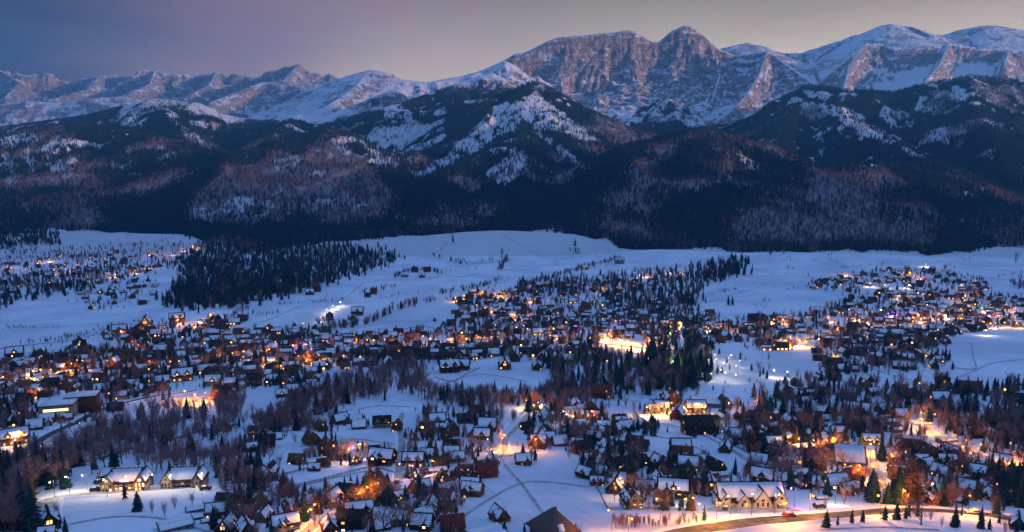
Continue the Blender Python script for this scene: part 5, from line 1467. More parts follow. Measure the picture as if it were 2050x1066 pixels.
SPA = np.zeros((3000, 3)); nsp = len(SPOTS); SPA[:nsp] = SPOTS; RDA = np.array(ROADPTS)
for poly, n, lit, ang in CLUSTERS:
    n = int(n * (1.75 if max(q[1] for q in poly) > 850 else 1.5))
    p = sample_poly(poly, n * 5)
    gx, gy, gz = ground_at(p[:, 0], p[:, 1])
    bad = np.zeros(len(p), bool)
    for f in FIELDS: bad |= in_poly(p[:, 0], p[:, 1], f)
    got = 0
    for i in range(len(p)):
        if got >= n: break
        if bad[i]: continue
        x, y = gx[i], gy[i]
        s = RNG.uniform(.62, 1.0) * (.66 + .34 * min(1, max(0, y - 420) / 260))
        r = 7.5 * s
        if (((x - SPA[:nsp, 0]) ** 2 + (y - SPA[:nsp, 1]) ** 2) < (r * .8 + SPA[:nsp, 2]) ** 2).any(): continue
        if (((x - RDA[:, 0]) ** 2 + (y - RDA[:, 1]) ** 2) < (r * .75 + RDA[:, 2]) ** 2).any(): continue
        SPOTS.append((x, y, r)); SPA[nsp] = (x, y, r); nsp += 1
        cand.append((y, x, gz[i], s, p[i, 0], p[i, 1], lit, ang)); got += 1
cand.sort()
NIND = max(0, 296 - len(HOUSES))
wk, rk = list(WALLS), list(ROOFS)
def rand_look(r):
    wall = r.choices(wk, [38, 24, 10, 9, 5, 10, 4])[0]; roof = r.choices(rk, [36, 34, 14, 8, 8])[0]
    return wall, roof, r.random() < .5
rest = MB()
r_ = random.Random(99)
for i, (y, x, z, s, px, py, lit, ang) in enumerate(cand):
    wall, roof, snow = rand_look(r_)
    lt = lit * r_.uniform(.0, 1.7) * (r_.random() < .8)
    rz = math.radians(ang + r_.choice((0, 0, 90, -90, 180)) + r_.uniform(-14, 14))
    if i < NIND:
        P = r_.choice(PR0 if y < 460 else PR1 if y < 900 else PR2)
        o, _ = set_house(P, (x, y, z), math.radians(ang + r_.uniform(-25, 25)), s, 'house', WALLS[wall], ROOFS[roof], lt, 3.0 if y < 900 else 4.0, i, snow)
        tag(o, None, 'house', 'houses of the town')
        HOUSES.append((o, px, py, desc_house(wall, roof, snow, lt, False)))
    else:
        M = Matrix.Translation((x, y, z)) @ Matrix.Rotation(rz, 4, 'Z') @ Matrix.Scale(s, 4)
        L, Wd, hw = r_.uniform(11, 15), r_.uniform(8, 10), r_.uniform(3.2, 5.4); hr = hw + Wd / 2 * math.tan(math.radians(r_.uniform(40, 54)))
        wi = {'brown': 0, 'dark': 0, 'red': 0, 'ochre': 1, 'cream': 1, 'white': 1, 'grey': 1}[wall]
        ri = {'brown': 2, 'dark': 3, 'red': 4, 'grey': 3, 'rust': 4}[roof]
        rest.gable(L, Wd, -3, hw, hr, wi, M)
        rest.slabs(L, Wd, hw, hr, .7, .7, .25, .02, ri, M)
        if snow: rest.slabs(L, Wd, hw, hr, .7, .7, .22, .28, 5, M, (r_.choice((.1, .1, .4)), .86), 0, None, ends=.8)
        for sd in (-1, 1):
            for k in (-.3, 0, .3):
                if r_.random() < lt * .55:
                    a = [(k * L - 1.0, sd * (Wd / 2 + .03), 1.2), (k * L + 1.0, sd * (Wd / 2 + .03), 1.2), (k * L + 1.0, sd * (Wd / 2 + .03), 2.9), (k * L - 1.0, sd * (Wd / 2 + .03), 2.9)]
                    rest.add([M @ Vector(q) for q in a], [(0, 1, 2, 3) if sd < 0 else (3, 2, 1, 0)], 6)
            if r_.random() < lt * .5:
                a = [(sd * (L / 2 + .03), -1, hw - .2), (sd * (L / 2 + .03), 1, hw - .2), (sd * (L / 2 + .03), 1, hw + 1.5), (sd * (L / 2 + .03), -1, hw + 1.5)]
                rest.add([M @ Vector(q) for q in a], [(0, 1, 2, 3) if sd > 0 else (3, 2, 1, 0)], 6)
print('houses', len(HOUSES), 'rest', max(0, len(cand) - NIND), 'objects', len(bpy.data.objects))
if rest.v:
    me = mesh_from('far_houses', rest.v, rest.f)
    for mm in (mat_plain('wall_timber_far', (.11, .06, .04)), mat_plain('wall_plaster_far', (.42, .36, .29)), mat_plain('roof_brown_far', (.085, .042, .032)), mat_plain('roof_dark_far', (.03, .026, .028)),
               mat_plain('roof_red_far', (.17, .05, .035)), M_RSNOW, mat_glow('lit_pane_far', (1.0, .48, .14), 4)):
        me.materials.append(mm)
    me.polygons.foreach_set('material_index', np.asarray(rest.m, np.int32))
    tag(link('far_houses', me), 'small far houses of the town beyond the main street', kind='stuff')
label_all(HOUSES, 'house')

# ================================================================== trees of the valley
TREES = []    # kind, x, y, z, height, px, py
SPN = np.array(SPOTS); RDN = np.array(ROADPTS)
def add_trees(px, py, kinds, hs, clear=True, fields=True):
    px = np.asarray(px, float); py = np.asarray(py, float)
    ok = np.ones(len(px), bool)
    if fields:
        for f in FIELDS: ok &= ~in_poly(px, py, f)
    else:
        ok &= ~in_poly(px, py, FIELDS[0])
    x, y, z = ground_at(px, py)
    if clear:
        for i in range(0, len(x), 500):
            sl_ = slice(i, i + 500)
            d = (x[sl_, None] - SPN[None, :, 0]) ** 2 + (y[sl_, None] - SPN[None, :, 1]) ** 2
            ok[sl_] &= ~(d < (SPN[None, :, 2] * .95 + 1.0) ** 2).any(1)
            d = (x[sl_, None] - RDN[None, :, 0]) ** 2 + (y[sl_, None] - RDN[None, :, 1]) ** 2
            ok[sl_] &= ~(d < (RDN[None, :, 2]) ** 2).any(1)
    for i in np.nonzero(ok)[0]:
        TREES.append((kinds[i], x[i], y[i], z[i], hs[i], px[i], py[i]))
def patch(poly, n, wc, wl, wb, h0, h1, fields=False, jit=7):
    p = sample_poly(poly, n)
    p = p + RNG.normal(0, 1, p.shape) * [jit, jit * .4]
    k = RNG.choice(['c', 'l', 'b'], n, p=[wc, wl, wb])
    add_trees(p[:, 0], p[:, 1], k, RNG.uniform(h0, h1, n), True, fields)
def row(pts, n, wc, wl, wb, h0, h1, wig=3):
    a = np.array(pts, float)
    t = np.sort(RNG.uniform(0, len(a) - 1, n)); i = np.minimum(t.astype(int), len(a) - 2); f = (t - i)[:, None]
    p = a[i] * (1 - f) + a[i + 1] * f + RNG.normal(0, wig, (n, 2)) * [1, .5]
    add_trees(p[:, 0], p[:, 1], RNG.choice(['c', 'l', 'b'], n, p=[wc, wl, wb]), RNG.uniform(h0, h1, n), True, False)
def single(lst, kind):
    for px, py, hp in lst:
        x, y, z = ground1(px, py)
        TREES.append((kind, x, y, z, hp * y / F0, px, py))
single([(1654, 1056, 40), (1677, 1052, 28), (1705, 1048, 34), (1727, 1046, 30), (1771, 1042, 34), (1795, 1040, 42), (1812, 1040, 36), (1912, 1042, 24), (1925, 1034, 28)], 'c')
single([(1746, 1006, 74), (1785, 1004, 64), (1797, 1010, 86), (1808, 1004, 72), (1776, 1010, 50), (276, 1024, 48), (498, 992, 48), (510, 990, 62), (524, 988, 50), (516, 1000, 44), (812, 1022, 58), (872, 1020, 66), (913, 1032, 28),
        (824, 880, 26), (812, 878, 24), (888, 902, 28), (985, 890, 32), (990, 790, 34), (1014, 794, 30), (1042, 792, 34), (1500, 900, 46), (1512, 930, 30), (1860, 990, 40), (1895, 1000, 62), (1912, 996, 54), (1880, 1000, 50), (2008, 1012, 60),
        (2026, 1000, 66), (2042, 1008, 70), (1995, 1030, 40), (846, 882, 22), (856, 883, 24), (866, 882, 22), (878, 883, 24), (888, 883, 22), (610, 985, 26), (690, 978, 30), (702, 976, 32), (716, 975, 30), (728, 974, 28), (652, 878, 24), (664, 882, 26), (672, 884, 22),
        (1458, 612, 22), (1466, 612, 20), (1892, 722, 30), (1886, 722, 26), (1900, 722, 24), (1870, 990, 30), (1010, 1075, 40), (1050, 1075, 36), (945, 700, 44), (938, 702, 36), (700, 562, 14)], 'c')
single([(1822, 1006, 96), (1836, 1004, 84), (1752, 1000, 60), (250, 1000, 40), (60, 1010, 60), (1690, 905, 60), (1670, 900, 54), (1640, 905, 50), (1610, 880, 44), (1230, 905, 40), (1245, 920, 44), (1262, 915, 46), (815, 960, 44), (776, 985, 44), (1300, 950, 34)], 'l')
single([(1565, 1002, 40), (470, 1040, 44), (560, 1010, 50), (575, 1005, 44), (545, 1000, 40), (530, 1020, 60), (630, 1055, 40), (305, 1030, 34), (330, 1035, 40), (350, 1020, 36), (385, 1012, 34), (1230, 925, 40), (1258, 925, 44), (1280, 930, 40), (1270, 920, 46), (1690, 1010, 40), (1700, 1005, 40),
        (850, 800, 60), (838, 795, 54), (860, 800, 50), (845, 788, 56), (870, 795, 36), (1885, 1056, 30), (945, 850, 40), (1000, 895, 44), (330, 800, 36), (318, 800, 30), (148, 715, 24), (175, 712, 30)], 'b')
patch([(335, 612), (370, 560), (365, 520), (400, 497), (470, 487), (600, 492), (700, 494), (795, 515), (780, 532), (700, 550), (620, 572), (570, 592), (480, 612), (400, 617)], 3500, .78, .10, .12, 8, 22, False, 13)
patch([(-60, 440), (0, 445), (60, 457), (120, 470), (112, 488), (30, 497), (-60, 502)], 600, .9, 0, .1, 13, 20)
patch([(-40, 565), (120, 545), (200, 530), (330, 515), (360, 530), (250, 560), (130, 590), (-40, 625)], 620, .55, .05, .4, 9, 17)
patch([(0, 500), (200, 495), (380, 485), (385, 500), (200, 520), (0, 525)], 260, .3, .05, .65, 8, 14)
patch([(105, 905), (200, 862), (330, 822), (470, 795), (500, 820), (480, 872), (380, 892), (250, 912), (130, 935)], 300, .06, .02, .92, 8, 13)
patch([(495, 885), (530, 842), (590, 800), (680, 762), (800, 735), (850, 742), (842, 790), (780, 792), (700, 812), (620, 858)], 400, .10, .03, .87, 8, 14)
patch([(850, 805), (870, 785), (1000, 792), (1060, 800), (1110, 772), (1185, 782), (1195, 818), (1050, 814), (950, 822)], 330, .14, .04, .82, 7, 12)
patch([(1090, 695), (1180, 695), (1240, 712), (1300, 720), (1400, 708), (1425, 765), (1350, 792), (1230, 802), (1120, 792), (1095, 745)], 420, .35, .15, .50, 7, 17)
patch([(1290, 650), (1400, 645), (1425, 700), (1410, 770), (1320, 780), (1290, 720)], 150, .75, .10, .15, 10, 24)
patch([(1040, 565), (1160, 560), (1260, 552), (1400, 536), (1495, 526), (1505, 547), (1420, 572), (1395, 618), (1240, 612), (1200, 592), (1060, 592)], 680, .55, .12, .33, 10, 19)
patch([(1410, 530), (1490, 520), (1500, 548), (1400, 572)], 160, .8, .1, .1, 14, 22)
patch([(1220, 600), (1390, 610), (1400, 640), (1240, 650)], 170, .55, .15, .3, 9, 17)
patch([(1500, 795), (1600, 772), (1700, 782), (1900, 772), (1960, 805), (2060, 800), (2060, 905), (1950, 885), (1850, 852), (1700, 872), (1580, 872), (1520, 852)], 480, .25, .10, .65, 7, 15)
patch([(-30, 915), (60, 922), (135, 950), (115, 990), (80, 1010), (95, 1075), (-30, 1075)], 105, .42, .18, .40, 9, 17)
patch([(100, 915), (330, 895), (480, 905), (490, 945), (430, 950), (220, 940), (120, 955)], 100, .22, .08, .7, 6, 12)
patch([(420, 930), (560, 925), (560, 985), (470, 1000), (430, 980)], 50, .3, .1, .6, 6, 11)
patch([(1975, 965), (2060, 930), (2060, 1015), (2000, 1010)], 38, .6, .2, .2, 9, 15)
patch([(1230, 1046), (1400, 1046), (1400, 1052), (1230, 1060)], 70, .0, .0, 1, 2.2, 4.5, False, 1)
patch([(1860, 1035), (2040, 1055), (2050, 1080), (1850, 1075)], 7, .3, .1, .6, 4, 9)
for poly, n, lit, ang in CLUSTERS:
    patch(poly, int(n * 5.5), .26, .10, .64, 6, 14, True)
_c = sample_poly([(430, 835), (2060, 835), (2060, 1040), (430, 1065)], 120)          # clumps and hedgerows between the gardens
for cx, cy in _c:
    n = int(RNG.integers(4, 14)); a = RNG.uniform(-.5, .5)
    t = RNG.normal(0, 13, n); q = RNG.normal(0, 3.0, n)
    add_trees(cx + t * math.cos(a) - q * math.sin(a), cy + .4 * t * math.sin(a) + .6 * q, RNG.choice(['c', 'l', 'b'], n, p=[.4, .1, .5] if RNG.random() < .6 else [.05, .1, .85]), RNG.uniform(2.5, 9.5, n), True, True)
patch([(-10, 700), (640, 690), (1000, 700), (2060, 690), (2060, 835), (430, 835), (-10, 900)], 600, .25, .08, .67, 3, 10, True)
# gardens: spruces and leafless trees close round every house
_gx, _gy, _gh, _gk = [], [], [], []
for (sx, sy, sr) in SPOTS:
    for _ in range(4 if sy < 520 else 4 if sy < 900 else 2):
        a = RNG.uniform(0, 6.28); r = sr * RNG.uniform(1.05, 1.35) + RNG.uniform(1, 5)
        _gx.append(sx + r * math.cos(a)); _gy.append(sy + r * math.sin(a)); _gh.append(RNG.uniform(2.5, 8.5)); _gk.append(RNG.choice(['c', 'l', 'b'], p=[.45, .07, .48]))
_gx = np.array(_gx); _gy = np.array(_gy); _gp = project(_gx, _gy, valley(_gx, _gy))
add_trees(_gp[0], _gp[1], _gk, _gh, True, True)
patch([(860, 690), (1100, 700), (1120, 780), (1000, 720), (880, 745)], 60, .4, .05, .55, 7, 13, True)
row([(1000, 596), (1060, 572), (1120, 552), (1180, 535), (1240, 520)], 150, .18, .02, .8, 8, 15)
row([(640, 668), (700, 655), (740, 648), (780, 625), (830, 610), (900, 602)], 110, .15, .05, .8, 8, 14)
row([(880, 590), (960, 575), (1010, 560)], 60, .15, .05, .8, 7, 12)
row([(862, 512), (890, 520), (930, 528), (1000, 522), (1020, 515)], 46, .25, .05, .7, 7, 13)
row([(1000, 545), (1005, 530), (1015, 520)], 46, .0, .1, .9, 9, 14)
row([(790, 555), (820, 545), (860, 540), (880, 548)], 50, .3, .1, .6, 6, 12)
row([(720, 590), (760, 580), (790, 575)], 24, .5, .0, .5, 5, 10)
row([(620, 580), (640, 570), (650, 580)], 22, .3, .1, .6, 6, 11)
row([(1140, 500), (1160, 510), (1150, 495)], 18, .4, .1, .5, 7, 12)
row([(1500, 570), (1620, 580), (1650, 560)], 30, .2, .0, .8, 3, 6)
row([(640, 648), (670, 645)], 22, .3, .1, .6, 6, 11, 5)
row([(2030, 570), (2060, 575)], 30, 0, .2, .8, 10, 16, 6)
row([(100, 690), (300, 640)], 40, .1, 0, .9, 4, 8, 12)
row([(1500, 650), (1620, 640), (1700, 610)], 60, .5, .15, .35, 8, 16, 8)
row([(1900, 790), (2060, 780)], 40, .7, .1, .2, 8, 15, 6)
row([(440, 650), (480, 625), (500, 620)], 30, .1, 0, .9, 5, 10)
# hedges, ditches and scattered bushes of the upper fields
for q in ([(860, 560), (900, 545), (960, 540)], [(930, 600), (985, 575), (1030, 560)], [(1010, 500), (1080, 508), (1150, 515), (1230, 508)], [(880, 505), (900, 480), (905, 470)], [(640, 480), (720, 486), (800, 492)], [(150, 505), (260, 492), (350, 480)],
          [(1500, 560), (1560, 552), (1640, 548)], [(1640, 545), (1760, 530), (1880, 528)], [(1980, 560), (2050, 545)], [(1420, 590), (1480, 580)], [(560, 610), (640, 606), (700, 600)], [(470, 645), (560, 625)], [(760, 600), (800, 590), (870, 590)], [(0, 660), (120, 655)], [(40, 690), (200, 668)], [(1220, 545), (1320, 540)], [(1660, 520), (1700, 540)]):
    row(q, int(16 + RNG.integers(0, 22)), .15, .05, .80, 2, 7, 2.2)
for _ in range(60):
    cx, cy = RNG.uniform(0, 2050), RNG.uniform(470, 660)
    n = int(RNG.integers(2, 8)); add_trees(cx + RNG.normal(0, 7, n), cy + RNG.normal(0, 1.5, n), RNG.choice(['c', 'b'], n, p=[.35, .65]), RNG.uniform(2.5, 9, n))

ME_CON_FINE = [conifer_fine('spruce_fine', 200 + i, 20 + i, .17 + .02 * i) for i in range(3)]
ME_LAR_FINE = [conifer_fine('larch_fine', 210 + i, 22, .19) for i in range(2)]
ME_CON_MID = [conifer_mesh('spruce_mid', 220 + i, 8, 7, slim=.17 + .02 * i) for i in range(2)]
ME_LAR_LOW = conifer_mesh('larch_low', 230, 7, 6, slim=.17, sparse=.25)
BARE = [bare_meshes('bare', 240 + i, 4, .55 + .05 * i, 1.25, .5) for i in range(4)]
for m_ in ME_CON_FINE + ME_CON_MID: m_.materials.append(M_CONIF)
for m_ in ME_LAR_FINE + [ME_LAR_LOW]: m_.materials.append(M_LARCH)
for a_, b_ in BARE:
    a_.materials.append(M_BARK); b_.materials.append(M_TWIG)
tv = [(r0 * math.cos(a), r0 * math.sin(a), zz) for zz, r0 in ((-.04, .022), (.5, .012), (.95, .003)) for a in (0, 1.26, 2.51, 3.77, 5.03)]
ME_TRUNK = mesh_from('trunk', tv, [(k * 5 + i, k * 5 + (i + 1) % 5, (k + 1) * 5 + (i + 1) % 5, (k + 1) * 5 + i) for k in range(2) for i in range(5)])
ME_TRUNK.materials.append(M_BARK)
inframe = [t for t in TREES if -10 < t[5] < 2060 and t[6] < 1090]
order = sorted(TREES, key=lambda t: -(t[4] / t[2]) * (1 if (-5 < t[5] < 2055 and t[6] < 1085) else 0.01))
quota = {'c': 270, 'l': 60, 'b': 280}
lists = {'c': [], 'l': [], 'b': []}
left = []
for t in order:
    if len(lists[t[0]]) < quota[t[0]]: lists[t[0]].append(t)
    else: left.append(t)
LAB = {'c': ('spruce_tree', 'spruce'), 'l': ('larch_tree', 'larch'), 'b': ('bare_tree', 'leafless tree')}
lowlarch = None
for k, lst in lists.items():
    items = []
    for i, (kd, x, y, z, h, px, py) in enumerate(lst):
        root = bpy.data.objects.new(LAB[k][0], None); COL.objects.link(root)
        root.location = (x, y, z); root.rotation_euler = (0, 0, RNG.uniform(0, 6.28))
        wdt = h * RNG.uniform(.8, 1.45)
        root.scale = (wdt, wdt, h)
        near = h / y * F0 > 22
        if k == 'b':
            tm, cm = BARE[i % 4]
        else:
            tm = ME_TRUNK
            cm = (ME_CON_FINE[i % 3] if near else ME_CON_MID[i % 2]) if k == 'c' else (ME_LAR_FINE[i % 2] if near else ME_LAR_LOW)
        for nm, mm in (('trunk', tm), ('crown', cm)):
            o = bpy.data.objects.new(nm, mm); COL.objects.link(o); o.parent = root
            if k == 'l' and nm == 'crown' and mm is ME_LAR_LOW: lowlarch = o
        tag(root, None, 'tree', {'c': 'spruces of the valley', 'l': 'brown larches of the valley', 'b': 'leafless trees of the valley'}[k])
        sz = h / y * F0
        d = {'c': 'dark green', 'l': 'brown feathery', 'b': 'grey brown twigs'}[k]
        items.append((root, px, py, [('tall ' if h > 13 else 'small ' if h < 6 else 'mid-sized ') + d]))
    label_all(items, LAB[k][1])
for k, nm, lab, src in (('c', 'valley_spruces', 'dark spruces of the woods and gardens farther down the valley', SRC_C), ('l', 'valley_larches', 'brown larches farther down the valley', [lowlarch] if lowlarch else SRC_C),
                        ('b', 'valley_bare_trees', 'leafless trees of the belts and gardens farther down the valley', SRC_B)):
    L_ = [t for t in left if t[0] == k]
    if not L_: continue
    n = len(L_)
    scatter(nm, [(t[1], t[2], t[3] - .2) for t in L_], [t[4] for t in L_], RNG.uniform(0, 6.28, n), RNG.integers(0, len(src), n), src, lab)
print('trees', {k: len(v) for k, v in lists.items()}, 'rest', len(left))

# ================================================================== lamps
m = MB(); 
for (z0, z1, r0) in ((-.5, 1.0, .13), (1.0, 7.0, .075)):
    for i in range(6):
        a, b = math.pi / 3 * i, math.pi / 3 * (i + 1)
        m.add([(r0 * math.cos(a), r0 * math.sin(a), z0), (r0 * math.cos(b), r0 * math.sin(b), z0), (r0 * math.cos(b), r0 * math.sin(b), z1), (r0 * math.cos(a), r0 * math.sin(a), z1)], [(0, 1, 2, 3)])
ME_POLE = m.mesh('pole', [M_METAL])
m = MB(); m.box(-.05, -1.3, 6.95, .05, .1, 7.05); m.box(-.16, -1.65, 6.98, .16, -1.0, 7.12)
ME_ARM = m.mesh('arm', [M_METAL])
def globe(r, c):
    b = bmesh.new(); bmesh.ops.create_icosphere(b, subdivisions=1, radius=r)
    me = bpy.data.meshes.new('lamp_head'); b.to_mesh(me); b.free(); return me
HEADS, LIGHTS = {}, {}
CN = {'o': ((1.0, .37, .05), 'orange'), 'y': ((1.0, .47, .10), 'yellow'), 'w': ((1.0, .80, .50), 'white'), 'p': ((.45, .22, 1.0), 'violet'), 'g': ((.45, 1.0, .25), 'green'), 'r': ((1.0, .12, .08), 'red'), 'v': ((1.0, .40, .85), 'pink'), 'n': ((.25, 1.0, .8), 'turquoise'), 'a': ((1.0, .34, .03), 'amber')}
LAMPS = []
def lamp(px, py, c='o', power=1500, xyz=None, rz=None, head=.34, h=1.0):
    x, y, z = xyz or ground1(px, py)
    root = bpy.data.objects.new('street_lamp', None); COL.objects.link(root)
    root.location = (x, y, z); root.rotation_euler = (0, 0, RNG.uniform(0, 6.28) if rz is None else rz); root.scale = (1, 1, h)
    col = CN[c][0]
    head = head * (1 + max(0, y - 500) / 1400)
    hk = (c, round(head, 1))
    if hk not in HEADS:
        me = globe(round(head, 1), c)
        if ('m', c) not in HEADS:
            HEADS[('m', c)] = mat_glow('lamp_glow_' + CN[c][1], col, 7 if c in 'oyaw' else 6)
        me.materials.append(HEADS[('m', c)]); HEADS[hk] = me
    for nm, me in (('pole', ME_POLE), ('arm', ME_ARM), ('lamp_head', HEADS[hk])):
        o = bpy.data.objects.new(nm, me); COL.objects.link(o); o.parent = root
        if nm == 'lamp_head': o.location = (0, -1.35, 6.72)
    power = power * (.72 + 1.2 * min(1, max(0, y - 330) / 600))
    power = round(power / 200) * 200 + 100
    k = (c, int(power))
    if k not in LIGHTS:
        l = bpy.data.lights.new('lamp_light', 'POINT'); l.energy = power * 3.0; l.color = col; l.shadow_soft_size = .25; LIGHTS[k] = l
    lo = bpy.data.objects.new('lamp_light', LIGHTS[k]); COL.objects.link(lo); lo.parent = root; lo.location = (0, -1.35, 6.1)
    tag(root, None, 'street lamp', 'street lamps of the town')
    LAMPS.append((root, px, py, [CN[c][1] + ' glow']))
def along(line, step, c, power, off, jit=0, span=None):
    d = np.concatenate([[0], np.cumsum(np.linalg.norm(np.diff(line, axis=0), axis=1))])
    s = step * .5; k = 0
    while s < d[-1]:
        x = float(np.interp(s, d, line[:, 0])); y = float(np.interp(s, d, line[:, 1]))
        x2 = float(np.interp(s + 2, d, line[:, 0])); y2 = float(np.interp(s + 2, d, line[:, 1]))
        t = Vector((x2 - x, y2 - y)); t = t.normalized() if t.length else Vector((1, 0))
        sd = 1 if k % 2 else -1
        xx, yy = x + t.y * off * sd, y - t.x * off * sd
        zz = zval(xx, yy)
        px, py = project(xx, yy, zz)
        if -20 < px < 2070 and py < 1090:
            rz = math.atan2(-t.x * sd, t.y * sd) - math.pi / 2
            lamp(float(px), float(py), c, power, (xx, yy, zz), rz)
        s += step * (1 + random.uniform(-jit, jit)); k += 1
along(LINES['main'], 18, 'a', 4200, 5.8)
along(LINES['street'], 42, 'o', 2400, 5, .3)
along(LINES['east'], 55, 'y', 2400, 5, .3)
